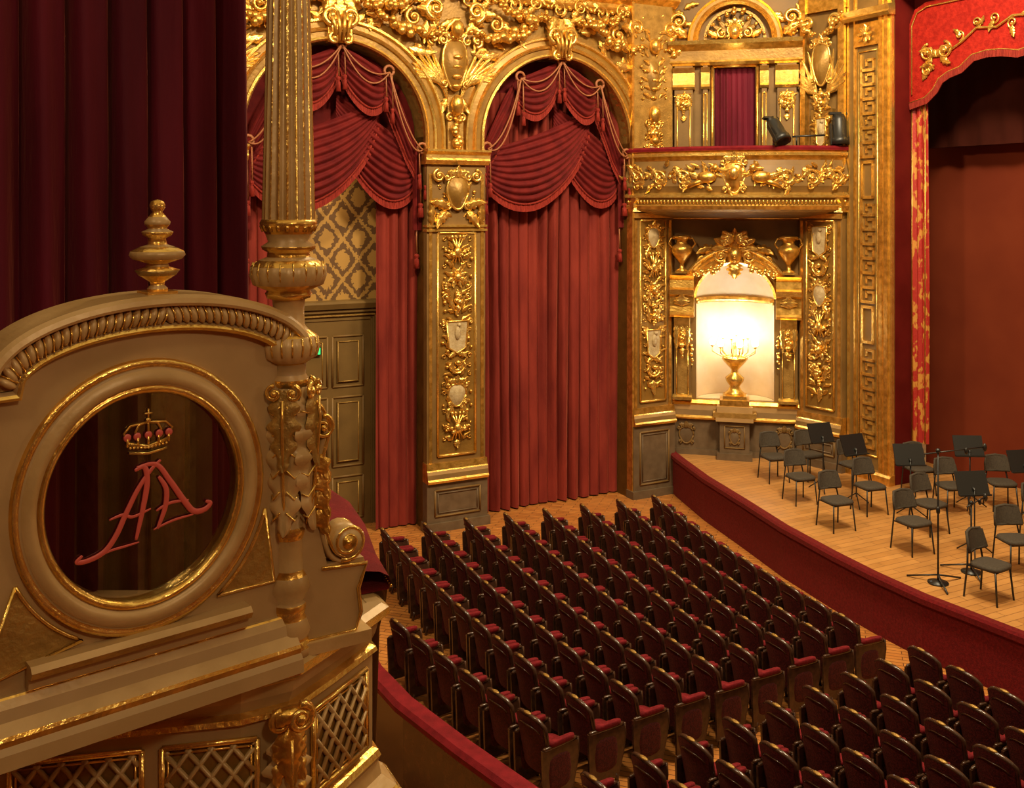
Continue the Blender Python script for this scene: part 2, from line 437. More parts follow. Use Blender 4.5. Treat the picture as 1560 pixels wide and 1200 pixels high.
# opposite side wall and rear wall of the auditorium
FWR = frame(-1.12 + .454 * 19.5, 18.7 - .891 * 19.5, 207)
b = B()
AY = [-3.2, 1.3, 5.8, 10.3]
b.arch_wall(-6, 13, 0, ZT, [(c, AR, SP, 0) for c in AY], 0, .45, 'ochre', 'gold')
for c in AY:
    b.curtain(c - 1.66, c + 1.66, 0, 9.1, .4, .08, .3, 'curtain', nz=3)
    b.arcm(c, SP, [(AR, 0), (AR, -.12), (AR + .15, -.12), (AR + .2, -.06, 'ochre'), (AR + .38, -.12, 'gold_hi'), (AR + .4, 0)], 0, pi, 24, 'gold')
    b.box(c + 1.95, c + 2.55, -.15, 0, 1.4, 6.9, 'gold_dull'); b.box(c + 2.05, c + 2.45, -.2, -.15, 1.5, 6.5, 'gold_hi'); b.box(c + 1.8, c + 2.7, -.25, 0, 6.9, 7.2, 'gold'); b.box(c + 1.9, c + 2.6, -.2, 0, 0, 1.4, 'stone')
b.obj('wall_right', FWR)
b = B()
b.box(-.2, 20, 0, .3, 0, ZT, 'redwall')
for i in range(6): b.box(.6 + i * 3.6, 1.1 + i * 3.6, -.2, 0, 0, ZT, 'gold_dull')
b.box(-.2, 20, -.25, 0, 4.2, 4.6, 'gold'); b.box(-.2, 20, -.3, 0, 9.6, 10, 'gold')
b.obj('wall_back', frame(-1.12 - .891 * 10.6, 18.7 - .454 * 10.6, -63) @ Matrix.Diagonal((1, -1, 1, 1)))

b = B()
for c in AX:
    pr = [(AR, .1, 'gold'), (AR, -.1, 'gold'), (AR + .03, -.14, 'gold_hi'), (AR + .07, -.12, 'gold_hi'), (AR + .08, -.07, 'ochre'), (AR + .17, -.07, 'ochre'), (AR + .18, -.11, 'gold'),
          (AR + .22, -.13, 'gold_hi'), (AR + .25, -.08, 'gold'), (AR + .34, -.06, 'ochre'), (AR + .36, -.12, 'gold_hi'), (AR + .40, -.12, 'gold_hi'), (AR + .42, 0, 'gold')]
    b.arcm(c, SP, pr, 0, pi, 40, 'gold')
    for sg in (-1, 1):
        for q in range(len(pr) - 1):
            p0, p1 = pr[q], pr[q + 1]
            b.add([(c + sg * p0[0], p0[1], 6.95), (c + sg * p1[0], p1[1], 6.95), (c + sg * p1[0], p1[1], SP), (c + sg * p0[0], p0[1], SP)], [(0, 1, 2, 3)], p1[2])
    z = SP + AR
    for sg in (-1, 1):
        b.scroll(c + sg * .16, z + .42, .16, 1.5, -pi / 2, sg, 'gold_hi', -.2, .05)
        b.scroll(c + sg * .12, z + .02, .1, 1.3, pi / 2, -sg, 'gold_hi', -.2, .04)
        b.leaf(c + sg * .05, z + .75, .4, .22, -pi / 2 + sg * 1.1, 'gold', -.15, .1, curl=-sg)
        b.leaf(c, z + .6, .55, .2, sg * .2 + (0 if sg > 0 else pi), 'gold', -.12, .08, curl=sg * .6)
    for i in range(4): b.tube([(c - .2 + .13 * i, -.25, z + .5), (c - .14 + .09 * i, -.3, z + .25), (c - .1 + .065 * i, -.24, z - .02)], .035, 'gold')
    b.box(c - .22, c + .22, -.18, 0, z - .05, z + .75, 'gold')
b.obj('trim_1', FW)

b = B()
for c in (-4.53, 0, 4.5):
    k = 1 if c != 4.5 else .8
    b.shield(c, 8.72, .50 * k, .95, -.08, 'ochre', 'gold_hi', .16)
    for i in range(4):
        b.ell((c, -.24 + i * .02, 8.85 - i * .18), (.10 * k, .04, .05), 'gold', 8, 5)
    b.ell((c, -.22, 9.38), (.13, .12, .17), 'gold')
    for sg in (-1, 1):
        for j in range(8):
            b.leaf(c + sg * .14, 8.05 + j * .05, (1.15 - j * .07) * (1 if c != 4.5 else .6), .12, pi / 2 - sg * (.2 + j * .16), 'gold_hi' if j % 2 else 'gold', -.05, .06, 2, curl=-sg * .35 if c != 4.5 else 0)
        b.garl(c + sg * .28, 9.35, c + sg * 1.9 * k, 9.85, .28, .12, 'gold', -.15)
        b.scroll(c + sg * .42, 9.75, .2, 1.5, -pi / 2, sg, 'gold_hi', -.12, .055)
        b.leaf(c + sg * .3, 9.6, .55, .25, pi / 2 - sg * .9, 'gold', -.1, .1, curl=-sg * .9)
        b.scroll(c + sg * .85, 9.55, .16, 1.4, pi / 2, -sg, 'gold', -.1, .045)
        b.scroll(c + sg * .45, 9.2, .13, 1.4, -pi / 2, sg, 'gold_hi', -.1, .04)
        b.leaf(c + sg * .12, 8.1, .35, .16, -pi / 2 + sg * .5, 'gold', -.06, .07)
        for j in range(7):
            b.leaf(c + sg * R.uniform(.35, .9) * k, R.uniform(8.7, 9.4), R.uniform(.25, .4), R.uniform(.1, .16), R.uniform(0, 6.3), 'gold', -.02, .05, 3, curl=R.uniform(-1.4, 1.4))
    b.box(c - .16, c + .16, -.12, 0, 7.0, 8.1, 'gold_dull')
    b.ell((c, -.2, 7.95), (.13, .12, .2), 'gold')
    b.scroll(c - .12, 7.72, .1, 1.2, 0, 1, 'gold_hi', -.12, .03); b.scroll(c + .12, 7.72, .1, 1.2, pi, -1, 'gold_hi', -.12, .03)
    b.garl(c, 7.75, c, 7.05, 0, .11, 'gold', -.14, 9)
b.obj('trim_6', FW)
b = B()
b.hm(-10.5, 5.1, [(0, 9.98), (-.1, 10.0), (-.14, 10.08), (-.1, 10.12), (-.1, 10.2), (-.3, 10.35), (-.3, 10.45), (0, 10.5)], 'gold')
b.rinceau(-6, 5, 10.0, .5, -.1, 'gold')
for i in range(60):
    x = -5.2 + i * .172; b.leaf(x, 9.5 + R.uniform(-.1, .2), R.uniform(.25, .45), R.uniform(.1, .18), R.uniform(0, 6.3), 'gold', -.04, .06, 3, curl=R.uniform(-1, 1))
for c in AX[1:]:
    for sg in (-1, 1):
        b.garl(c + sg * .3, 9.75, c + sg * 1.5, 9.95, .12, .1, 'gold', -.2)
        b.leaf(c + sg * .5, 9.55, .6, .25, (0 if sg > 0 else pi) + sg * .3, 'gold', -.08, .1, curl=sg * .5)
        b.leaf(c + sg * 1.0, 9.35, .6, .2, (0 if sg > 0 else pi) + sg * .1, 'gold_hi', -.08, .08, curl=-sg * .5)
        b.leaf(c + sg * 1.35, 9.0, .55, .18, (0 if sg > 0 else pi) - sg * .5, 'gold_hi', -.05, .07, curl=sg * .8)
b.obj('trim_2', FW)

# ------------------------------------------------------------------ pilasters
def pilaster(name, F, x0, x1, zb, narrow=False, k=0, cap=6.95):
    b = B(); w = x1 - x0; c = (x0 + x1) / 2; y = -.16
    b.box(x0 - .02, x1 + .02, -.22, 0, zb, zb + .9 if not narrow else 1.5, 'stone')
    zp = zb + .9 if not narrow else 1.5
    b.box(x0 - .06, x1 + .06, -.27, 0, zb, zb + .16, 'stone')
    b.frm(x0 + .14, x1 - .14, zb + .28, zp - .14, -.225, .02, 'olive')
    b.frm(x0 + .2, x1 - .2, zb + .34, zp - .2, -.225, .012, 'stone')
    b.hm(x0 - .02, x1 + .02, [(0, zp), (-.27, zp, 'stone'), (-.30, zp + .05, 'gold_hi'), (-.27, zp + .08, 'gold'), (-.25, zp + .16, 'olive'), (-.24, zp + .22, 'taupe'),
                    (-.22, zp + .24, 'gold_hi'), (-.2, zp + .36, 'gold'), (0, zp + .36)], 'gold')
    zs = zp + .36
    b.box(x0, x1, y, 0, zs, cap, 'olive')
    b.box(x0 + .04, x0 + .1, y - .02, y, zs, cap - .3, 'gold'); b.box(x1 - .1, x1 - .04, y - .02, y, zs, cap - .3, 'gold')
    pz1 = 5.55 if not narrow else 5.75
    iw = w * .32
    b.box(c - iw, c + iw, y - .006, y, zs + .12, pz1, 'ochre')
    b.frm(c - iw, c + iw, zs + .12, pz1, y - .01, .028, 'gold_hi', 6)
    b.relief_col(c, zs + .3, pz1 - .03, iw * 1.9, y - .02, k)
    if not narrow:
        b.relief_bg(c, 5.75, 6.75, w * .8, y)
        b.shield(c, 6.3, w * .36, .62, y - .05, 'ochre', 'gold_hi', .12)
        for sg in (-1, 1):
            b.leaf(c + sg * .15, 6.0, .45, .2, pi / 2 - sg * .9, 'gold', y - .03, .1, curl=-sg * .8)
            b.scroll(c + sg * .38, 6.62, .12, 1.5, pi / 2, -sg, 'gold_hi', y - .05, .035)
            b.leaf(c + sg * .2, 5.95, .4, .18, -pi / 2 + sg * .9, 'gold', y - .03, .09, curl=-sg * .5)
            b.leaf(c + sg * w * .42, 5.7, .5, .14, pi / 2, 'gold', y - .03, .06)
        for z in (5.58, 5.66): b.box(x0 - .02, x1 + .02, y - .05, 0, z, z + .04, 'gold_hi')
    else:
        b.box(x0, x1, y - .06, 0, 5.8, 5.9, 'gold_hi')
        for sg in (-1, 1):
            b.scroll(c + sg * .16, 5.98, .07, 1.3, pi / 2, -sg, 'gold_hi', y - .06, .025)
            b.scroll(c + sg * w * .36, 6.2, .08, 1.3, pi / 2, -sg, 'gold_hi', y - .06, .025)
        b.shield(c, 6.3, .22, .34, y - .05, 'gold', 'gold_hi')
    b.hm(x0 - .05, x1 + .05, [(0, cap - .12), (y - .06, cap - .12), (y - .12, cap - .04, 'gold_hi'), (y - .1, cap, 'gold'), (y - .1, cap + .06, 'gold_dull'),
                    (y - .18, cap + .12, 'gold_hi'), (y - .18, cap + .16, 'gold_hi'), (0, cap + .17)], 'gold')
    b.obj(name, F)
pilaster('trim_7', FW, -.60, .60, 0, k=1)
pilaster('trim_8', FW, -5.14, -3.94, 0, k=3)
pilaster('trim_9', FW, 3.98, 4.98, 0, True, 0, 6.05)
pilaster('trim_10', FR, -.5, .5, STG, True, 4, 6.05)
b = B()
b.box(3.94, 3.99, -.2, 0, 0, ZT, 'gold'); b.box(3.99, 4.98, -.16, 0, 6.2, ZT, 'gold_dull')
b.relief_col(4.5, 6.3, 7.9, .5, -.18, 3); b.relief_bg(4.5, 8.2, 9.9, .8, -.17)
b.obj('trim_3', FW)

# ------------------------------------------------------------------ arch curtains with swags
def arch_drapery(c, full):
    b = B(); y = .22
    if full:
        b.curtain(c - 1.64, c + 1.64, .03, 8.3, y + .17, .11, .235, 'curtain', c, nz=18)
    else:
        b.curtain(c + .82, c + 1.63, .03, 7.2, y + .14, .09, .2, 'curtain', 1)
        b.curtain(c - 1.63, c - .75, .03, 7.2, y + .14, .09, .2, 'curtain', 2)
    arc = [(c + 1.65 * cos(pi * i / 20), SP + 1.65 * sin(pi * i / 20)) for i in range(21)]
    b.poly([(c - 1.64, 7.1), (c - .6, 7.2), (c + .5, 7.6), (c + 1.64, 7.1)] + arc, y + .2, y + .22, 'swag')
    P = {'L': (c - 1.6, 7.15), 'a': (c - .88, 8.55), 'T': (c + .05, 8.95), 'b': (c + .95, 8.5), 'R': (c + 1.6, 7.1), 'm': (c + .85, 8.05), 'n': (c + .05, 8.1)}
    b.swag(P['n'], P['R'], .0, 1.35, y + .03, .16, folds=9, tail=.6)
    b.swag(P['L'], P['m'], .10, 1.45, y - .05, .22, folds=9, tail=.5)
    b.swag(P['L'], P['a'], -.1, .65, y - .04, .12, folds=4, tail=.5)
    b.swag(P['b'], P['R'], -.1, .65, y - .06, .12, folds=4, tail=.5)
    b.swag(P['a'], P['T'], .0, .85, y - .14, .2, folds=6, tail=.4)
    b.swag(P['T'], P['b'], .0, .85, y - .16, .2, folds=6, tail=.4)
    for q in ('a', 'T', 'b', 'L', 'R'):
        x, z = P[q]; yy = y - .3
        b.tube([(x + .09 * cos(i * pi / 6), yy, z + .09 * sin(i * pi / 6) + .03) for i in range(13)], .028, 'rope', 6)
        b.tassel(x - .06, yy, z, .75 if q != 'T' else .95); b.tassel(x + .06, yy, z - .05, 1.0 if q != 'T' else .8)
    def rope(A, Bq, sag):
        b.tube([(A[0] + (Bq[0] - A[0]) * t, y - .34 - .05 * sin(pi * t), A[1] + (Bq[1] - A[1]) * t - 4 * sag * t * (1 - t)) for t in [i / 16 for i in range(17)]], .016, 'rope', 5)
    for sg in (.22, .42):
        rope(P['a'], P['T'], sg); rope(P['T'], P['b'], sg); rope(P['L'], P['a'], sg + .05); rope(P['b'], P['R'], sg + .05)
    for sg, q in ((-1, 'L'), (1, 'R')):
        x, z = P[q]
        b.curtain(x - .1, x + .1, z - 1.5, z, y - .1, .04, .1, 'swag', 0)
        b.tassel(x, y - .2, z - .2, 1.3, 1.4)
    for sg in (-1, 1):
        b.tassel(c + sg * 1.58, y - .05, 5.7, .9, 1.3)
    b.obj('draped_curtain', FW)
arch_drapery(AX[2], True); arch_drapery(AX[1], False)

# ------------------------------------------------------------------ door and wall behind arch 1
b = B()
b.box(-4.4, 5.2, .9, .98, 0, 7.9, 'wallpaper')
b.box(-4.4, 0, .45, .98, 7.9, 8.0, 'olive')
b.obj('wall_back_of_loge', FW)
b = B(); y = .9; x0, x1 = -2.95, -1.16
b.box(x0 - .3, x1, y - .06, y, 0, 4.15, 'door_paint')
for k, (d, r) in enumerate(((.0, .05), (.09, .03), (.16, .04))):
    b.box(x1 - d - r, x1 - d, y - .12 + .02 * k, y, 0, 4.1 - d, 'door_paint'); b.box(x0 - .3, x1 - d, y - .12 + .02 * k, y, 4.1 - d - r, 4.1 - d, 'door_paint' if k != 1 else 'gold_dull')
b.hm(x0 - .3, x1 + .05, [(y, 4.1), (y - .16, 4.12), (y - .2, 4.22), (y - .16, 4.26), (y, 4.28)], 'door_paint')
b.box(x0, x1 - .24, y - .05, y, 0, 3.85, 'door_paint')
for px0, px1 in ((x0 + .06, -2.2), (-2.1, x1 - .34)):
    for z0, z1 in ((.15, .95), (1.15, 2.45), (2.65, 3.6)):
        b.frm(px0, px1, z0, z1, y - .06, .022, 'olive'); b.box(px0 + .08, px1 - .08, y - .085, y, z0 + .08, z1 - .08, 'door_paint'); b.frm(px0 + .1, px1 - .1, z0 + .1, z1 - .1, y - .09, .012, 'gold_dull')
b.obj('door_1', FW)
b = B(); b.box(-2.62, -2.36, .74, .76, 3.3, 3.42, 'green'); b.box(-2.64, -2.34, .76, .78, 3.28, 3.44, 'black'); b.obj('exit_sign', FW)

# ------------------------------------------------------------------ corner bay
b = B()
NR = .8; NSP = 4.03; NB = 1.97
b.arch_wall(-1.36, 1.36, 0, 6.05, [(0, NR, NSP, NB)], 0, .12, 'olive', 'gold')
b.grid(lambda u, v: (-NR * cos(pi * u), .12 + NR * .85 * sin(pi * u), NB + (NSP - NB) * v), 24, 2, 'cream', True)
b.grid(lambda u, v: (-NR * cos(pi * u) * cos(v * pi / 2), .12 + NR * .85 * sin(pi * u) * cos(v * pi / 2), NSP + NR * sin(v * pi / 2)), 24, 10, 'cream', True)
b.plan([(-NR * cos(pi * i / 20), .1 + NR * .85 * sin(pi * i / 20)) for i in range(21)], NB - .03, NB, 'cream')
b.tube([(-(NR - .01) * cos(pi * i / 24), .12 + (NR - .02) * .85 * sin(pi * i / 24), NSP) for i in range(25)], .07, 'gold', 6, ref=(0, 0, 1))
b.arch_wall(-1.36, 1.36, 6.05, ZT, [(0, .42, 8.98, 6.1, 1)], 0, .12, 'olive', 'gold')
b.box(-.6, .6, .3, .34, 6, 9.2, 'curtain_dk')
b.obj('wall_corner_niche', FC)
b = B(); b.curtain(-.42, .42, 6.1, 8.95, .16, .035, .13, 'curtain_dk'); b.obj('loge_curtain', FC)
b = B(); b.box(-.56, .56, 0, .15, 0, ZT, 'olive'); b.obj('wall_corner_right', FR)

b = B()
b.box(-1.36, 1.36, -.03, 0, STG, 1.55, 'stone'); b.box(-1.36, 1.36, -.06, 0, STG, STG + .12, 'stone')
b.hm(-1.36, 1.36, [(0, 1.55), (-.1, 1.56), (-.13, 1.6, 'gold_hi'), (-.09, 1.64, 'gold'), (-.06, 1.75, 'olive'), (-.06, 1.85, 'taupe'), (-.1, 1.9, 'gold_hi'), (-.06, 1.96, 'gold'), (0, 1.97)], 'gold')
for sg in (-1, 1):
    b.shield(sg * 1.0, 1.2, .3, .34, -.03, 'stone', 'olive', .02)
    x = sg * 1.08
    b.box(x - .17, x + .17, -.12, 0, 1.97, 3.1, 'olive'); b.box(x - .1, x + .1, -.14, 0, 2.1, 3.0, 'gold_dull')
    b.frm(x - .12, x + .12, 2.08, 3.02, -.13, .014, 'gold_hi')
    b.hm(x - .2, x + .2, [(0, 1.97), (-.2, 1.97), (-.2, 2.03), (-.14, 2.07), (0, 2.08)], 'gold_hi')
    b.hm(x - .16, x + .16, [(0, 3.05), (-.14, 3.1), (-.2, 3.3), (-.32, 3.5), (-.34, 3.7), (0, 3.72)], 'gold')
    for q in (-.11, 0, .11): b.leaf(x + q, 3.6, .55, .12, -pi / 2, 'gold_hi', -.3, .05)
    b.garl(x, 3.5, x, 2.9, 0, .07, 'gold_hi', -.3, 7)
    b.hm(x - .25, x + .25, [(0, 3.7), (-.3, 3.72), (-.34, 3.78, 'gold_hi'), (-.3, 3.82), (-.28, 3.95), (-.28, 4.15, 'gold'), (-.36, 4.2, 'gold_hi'), (-.38, 4.3, 'gold_hi'), (-.3, 4.34), (-.28, 4.5, 'gold'), (-.4, 4.6, 'gold_hi'), (0, 4.64)], 'gold')
    b.leaf(x, 3.95, .25, .3, pi / 2, 'gold_hi', -.3, .06)
    b.garl(sg * .88, 3.35, sg * .88, 2.7, 0, .05, 'gold_hi', -.1, 6)
b.arcm(0, NSP, [(NR, .02), (NR, -.16), (NR + .05, -.22, 'gold_hi'), (NR + .09, -.14, 'gold'), (NR + .16, -.14, 'gold_dull'), (NR + .18, -.2, 'gold_hi'), (NR + .23, -.22, 'gold_hi'), (NR + .27, -.18, 'gold'), (NR + .33, -.26, 'gold_hi'), (NR + .36, -.26, 'gold_hi'), (NR + .38, 0)], .12, pi - .12, 28, 'gold')
for i in range(7):
    a = pi * (.12 + .76 * i / 6); b.leaf(.06 * cos(a), 5.12, .40 + .08 * sin(a), .2, a, 'gold_hi' if i % 2 else 'gold', -.16, .12, 1, curl=(a - pi / 2) * .5, nt=8)
for i in range(4):
    for sg in (-1, 1): b.leaf(sg * .04, 5.3, .32 - .04 * i, .13, pi / 2 - sg * (.15 + .4 * i), 'gold_hi', -.26, .08, 2, curl=-sg * 1.2)
b.ell((0, -.26, 5.02), (.15, .15, .19), 'gold'); b.ell((0, -.40, 5.0), (.035, .05, .05), 'gold'); b.ell((0, -.38, 4.91), (.05, .03, .02), 'gold_hi')
for sg in (-1, 1):
    b.ell((sg * .06, -.385, 5.07), .022, 'gold_dull')
    b.scroll(sg * .28, 5.0, .15, 1.5, pi / 2, -sg, 'gold_hi', -.16, .045)
    b.scroll(sg * .66, 4.92, .12, 1.5, 0 if sg < 0 else pi, sg, 'gold_hi', -.14, .035)
    b.leaf(sg * .3, 4.85, .6, .26, (0 if sg > 0 else pi) + sg * .1, 'gold', -.12, .1, curl=-sg * .8)
    b.leaf(sg * .4, 5.1, .42, .2, (0 if sg > 0 else pi) + sg * .5, 'gold', -.12, .08, curl=-sg * 1.3)
    b.garl(sg * .2, 4.88, sg * .85, 4.62, .05, .085, 'gold_hi', -.26)
b.leaf(0, 4.9, .36, .3, -pi / 2, 'gold_hi', -.24, .12)
b.hm(-1.36, 1.36, [(0, 5.75), (-.06, 5.78), (-.1, 5.86, 'gold_hi'), (-.2, 5.9), (-.24, 6.02, 'gold_hi'), (0, 6.05)], 'gold')
b.obj('trim_11', FC)
for sg in (-1, 1):
    b = B(); c = (sg * 1.08, -.25, 4.64)
    b.box(c[0] - .13, c[0] + .13, c[1] - .13, c[1] + .13, 4.645, 4.69, 'gold')
    b.lathe([(0, .04), (.12, .04), (.12, .07), (.05, .1), (.04, .2), (.07, .24), (.1, .28), (.2, .42, None, .05), (.22, .52, None, .05), (.18, .58), (.12, .62), (.11, .68), (.17, .74), (.2, .77), (.12, .8), (0, .78)], c, 20, 'gold', 10)
    for q in (-1, 1): b.tube([(c[0] + q * .18, c[1], c[2] + .5), (c[0] + q * .28, c[1], c[2] + .62), (c[0] + q * .22, c[1], c[2] + .74), (c[0] + q * .15, c[1], c[2] + .72)], .02, 'gold_hi')
    b.obj('gilded_urn', FC)
b = B()
b.box(-.36, .36, -.4, -.07, STG, STG + .14, 'stone'); b.box(-.3, .3, -.34, -.14, STG + .14, 1.62, 'stone'); b.frm(-.2, .2, 1.05, 1.5, -.345, .015, 'olive')
b.box(-.38, .38, -.42, -.14, 1.6, 1.68, 'taupe'); b.box(-.44, .44, -.42, .0, 1.68, 1.78, 'gold_dull'); b.box(-.36, .36, -.36, .2, 1.78, 1.9, 'taupe'); b.box(-.3, .3, -.32, .2, 1.9, 2.02, 'gold')
b.box(-.24, .24, -.27, .2, 2.02, 2.1, 'gold_hi')
b.shield(0, 1.26, .2, .26, -.345, 'stone', 'olive', .02)
b.obj('niche_plinth', FC)
b = B(); c = (0, -.05, 2.1)
b.lathe([(0, 0), (.2, 0), (.2, .05), (.14, .1), (.1, .18), (.16, .28, None, .1), (.18, .36, None, .1), (.08, .46), (.07, .52), (.12, .58), (.2, .68, None, .08), (.25, .75, None, .08), (.26, .78), (.23, .8), (.05, .8), (.04, 1.0), (.03, 1.25), (0, 1.25)], c, 20, 'gold_hi', 10)
for i in range(14):
    a = i * 2 * pi / 14; r = .46 if i % 2 else .27; zt = 1.02 + (.05 if i % 2 else .22)
    pts = [(c[0] + cos(a) * .05, c[1] + sin(a) * .04, c[2] + .84), (c[0] + cos(a) * r * .6, c[1] + sin(a) * r * .5, c[2] + .80), (c[0] + cos(a) * r, c[1] + sin(a) * r * .7, c[2] + .9), (c[0] + cos(a) * r, c[1] + sin(a) * r * .7, c[2] + zt - .05)]
    b.tube(pts, .012, 'gold_hi', 5)
    b.lathe([(0, 0), (.03, .0), (.04, .03), (.015, .04)], (pts[3][0], pts[3][1], pts[3][2] - .02), 8, 'gold_hi')
    b.ell((pts[3][0], pts[3][1], pts[3][2] + .08), (.062, .062, .075), 'bulb', 10, 8)
for i in range(6):
    a = i * 2 * pi / 6; b.ell((c[0] + .12 * cos(a), c[1] + .1 * sin(a), c[2] + 1.38), (.062, .062, .075), 'bulb', 10, 8)
    b.tube([(c[0], c[1], c[2] + 1.2), (c[0] + .12 * cos(a), c[1] + .1 * sin(a), c[2] + 1.32)], .01, 'gold_hi', 5)
b.obj('candelabra', FC)

# ------------------------------------------------------------------ balcony box
b = B(); RC = 4.48; CY = 3.23
def bp(a, o=0): return ((RC + o) * sin(a), CY - (RC + o) * cos(a))
path = [bp(radians(-28.7 + 57.4 * i / 36)) for i in range(37)]
b.sweep(path, [(-.12, 7.0), (-.12, 7.2), (-.1, 7.24, 'velvet'), (.06, 7.24, 'velvet'), (.1, 7.2, 'velvet'), (.09, 7.15, 'velvet'), (.04, 7.14), (.08, 7.1, 'gold_hi'), (.08, 7.05, 'gold_hi'), (.02, 7.0), (.0, 6.96), (.03, 6.85, 'olive'), (.1, 6.65, 'olive'),
               (.1, 6.45, 'olive'), (.03, 6.32, 'olive'), (.06, 6.3, 'gold_hi'), (.12, 6.27, 'gold_hi'), (.12, 6.22, 'gold_hi'), (.06, 6.2, 'ochre'), (.04, 6.08, 'ochre'), (.08, 6.05, 'gold_hi'), (.06, 5.98), (-.1, 5.93, 'gold_dull'), (-.35, 5.88, 'ochre'), (-.8, 5.8, 'olive')], 'gold', sm=False)
for i in range(60):
    a = radians(-28 + 56 * i / 59); x, y = bp(a, .07); b.ell((x, y, 6.14), (.025, .025, .04), 'gold_hi', 6, 4)
def at(a, o=.06):
    x, y = bp(a, o); b.T = Matrix.Translation((x, y, 0)) @ Matrix.Rotation(a, 4, 'Z')
for i in range(-4, 5):
    a = radians(6.3 * i); at(a)
    for q in range(12):
        b.leaf(R.uniform(-.24, .24), R.uniform(6.45, 6.85), R.uniform(.14, .24), R.uniform(.06, .1), R.uniform(0, 6.3), 'gold', -.02, .05, 3, curl=R.uniform(-1.5, 1.5), nt=8)
    if i == 0:
        b.shield(0, 6.62, .42, .62, 0, 'gold', 'gold_hi', .1); b.ell((0, -.12, 6.7), (.1, .08, .13), 'gold_hi')
    elif abs(i) in (1,):
        sg = i
        b.ell((sg * .02, -.08, 6.62), (.2, .09, .12), 'gold'); b.ell((-sg * .15, -.1, 6.8), (.07, .07, .08), 'gold'); b.leaf(0, 6.6, .4, .16, 0 if sg > 0 else pi, 'gold_hi', -.05, .06, curl=sg * .6)
        b.tube([(sg * .1, -.08, 6.55), (sg * .25, -.08, 6.5), (sg * .4, -.06, 6.42)], [.06, .05, .03], 'gold')
    else:
        b.rinceau(-.24, .24, 6.64, .48, -.03, 'gold_hi')
        b.scroll(0, 6.45, .1, 1.4, 0, 1, 'gold', -.02, .025)
b.T = I4
b.plan([bp(radians(-28.7 + 57.4 * i / 12), -.1) for i in range(13)] + [(1.36, 0), (-1.36, 0)], 6.0, 6.08, 'olive')
b.obj('balcony_box', FC)

b = B()
for sg in (-1, 1):
    for x, w in ((sg * 1.05, .19), (sg * .60, .05)):
        b.box(x - w, x + w, -.14, 0, 6.1, 9.0, 'olive'); b.frm(x - w * .7, x + w * .7, 6.4, 8.4, -.15, .018, 'gold_hi')
        b.hm(x - w - .04, x + w + .04, [(0, 8.5), (-.16, 8.5), (-.2, 8.55), (-.16, 8.6), (-.16, 8.85), (-.22, 8.95), (0, 9)], 'gold_hi')
    b.relief_col(sg * 1.05, 8.0, 8.45, .2, -.15, 3)
b.hm(-1.36, 1.36, [(0, 9.0), (-.15, 9.0), (-.2, 9.06), (-.18, 9.1), (-.18, 9.3, 'ochre'), (-.32, 9.42), (-.34, 9.5, 'gold_hi'), (0, 9.55)], 'gold')
b.arcm(0, 9.5, [(.75, .0), (.75, -.2), (.8, -.26, 'gold_hi'), (.86, -.18), (.92, -.18, 'ochre'), (.96, -.24, 'gold_hi'), (1.0, 0)], 0, pi, 24, 'gold')
for i in range(9):
    a = pi * (i + .5) / 9; b.leaf(.1 * cos(a), 9.62, .42, .15, a, 'ochre', -.04, .06, .01, nt=8)
b.arcm(0, 9.55, [(.58, 0), (.58, -.06), (.64, -.06), (.64, 0)], 0, pi, 20, 'gold_dull')
b.garl(-.6, 9.62, .6, 9.62, -.5, .07, 'gold', -.08)
b.ell((0, -.15, 9.68), (.12, .12, .16), 'gold_hi'); b.shield(0, 9.7, .3, .3, -.12, 'gold', 'gold_hi')
for sg in (-1, 1): b.scroll(sg * .26, 9.66, .11, 1.3, pi / 2, -sg, 'gold_hi', -.12, .03); b.leaf(sg * .3, 9.62, .3, .14, (0 if sg > 0 else pi), 'gold', -.1, .06, curl=sg * .9)
b.frm(-.46, .46, 6.1, 8.98, -.03, .035, 'gold')
for sg in (-1, 1):
    b.scroll(sg * 1.15, 9.95, .2, 1.5, -pi / 2, sg, 'gold_hi', -.1, .05); b.leaf(sg * 1.0, 9.6, .5, .22, pi / 2 - sg * .6, 'gold', -.08, .1, curl=-sg)
    for j in range(6): b.leaf(sg * R.uniform(.95, 1.3), R.uniform(9.6, 10.5), R.uniform(.2, .35), .12, R.uniform(0, 6.3), 'gold', -.03, .06, 3, curl=R.uniform(-1.4, 1.4))
b.rinceau(-1.3, 1.3, 10.7, .5, -.1)
b.obj('trim_4', FC)
b = B()
b.box(-.5, -.38, -.14, 0, 6.1, ZT, 'gold'); b.box(.38, .52, -.14, 0, 6.1, ZT, 'gold')
b.box(-.25, .25, -.12, 0, 6.1, 8.0, 'ochre'); b.relief_col(0, 7.2, 8.4, .4, -.12, 3)
b.shield(0, 8.9, .42, .85, -.12, 'ochre', 'gold_hi', .12)
for sg in (-1, 1):
    for j in range(5): b.leaf(sg * .12, 8.3, .9 - .1 * j, .1, pi / 2 - sg * (.2 + j * .22), 'gold_hi', -.1, .06, 2)
    b.scroll(sg * .3, 9.75, .16, 1.5, -pi / 2, sg, 'gold_hi', -.12, .05)
    b.garl(sg * .1, 9.5, sg * .5, 9.9, .1, .09, 'gold', -.16)
b.box(-.56, .56, -.1, 0, 9.98, 10.3, 'gold')
b.obj('trim_5', FR)

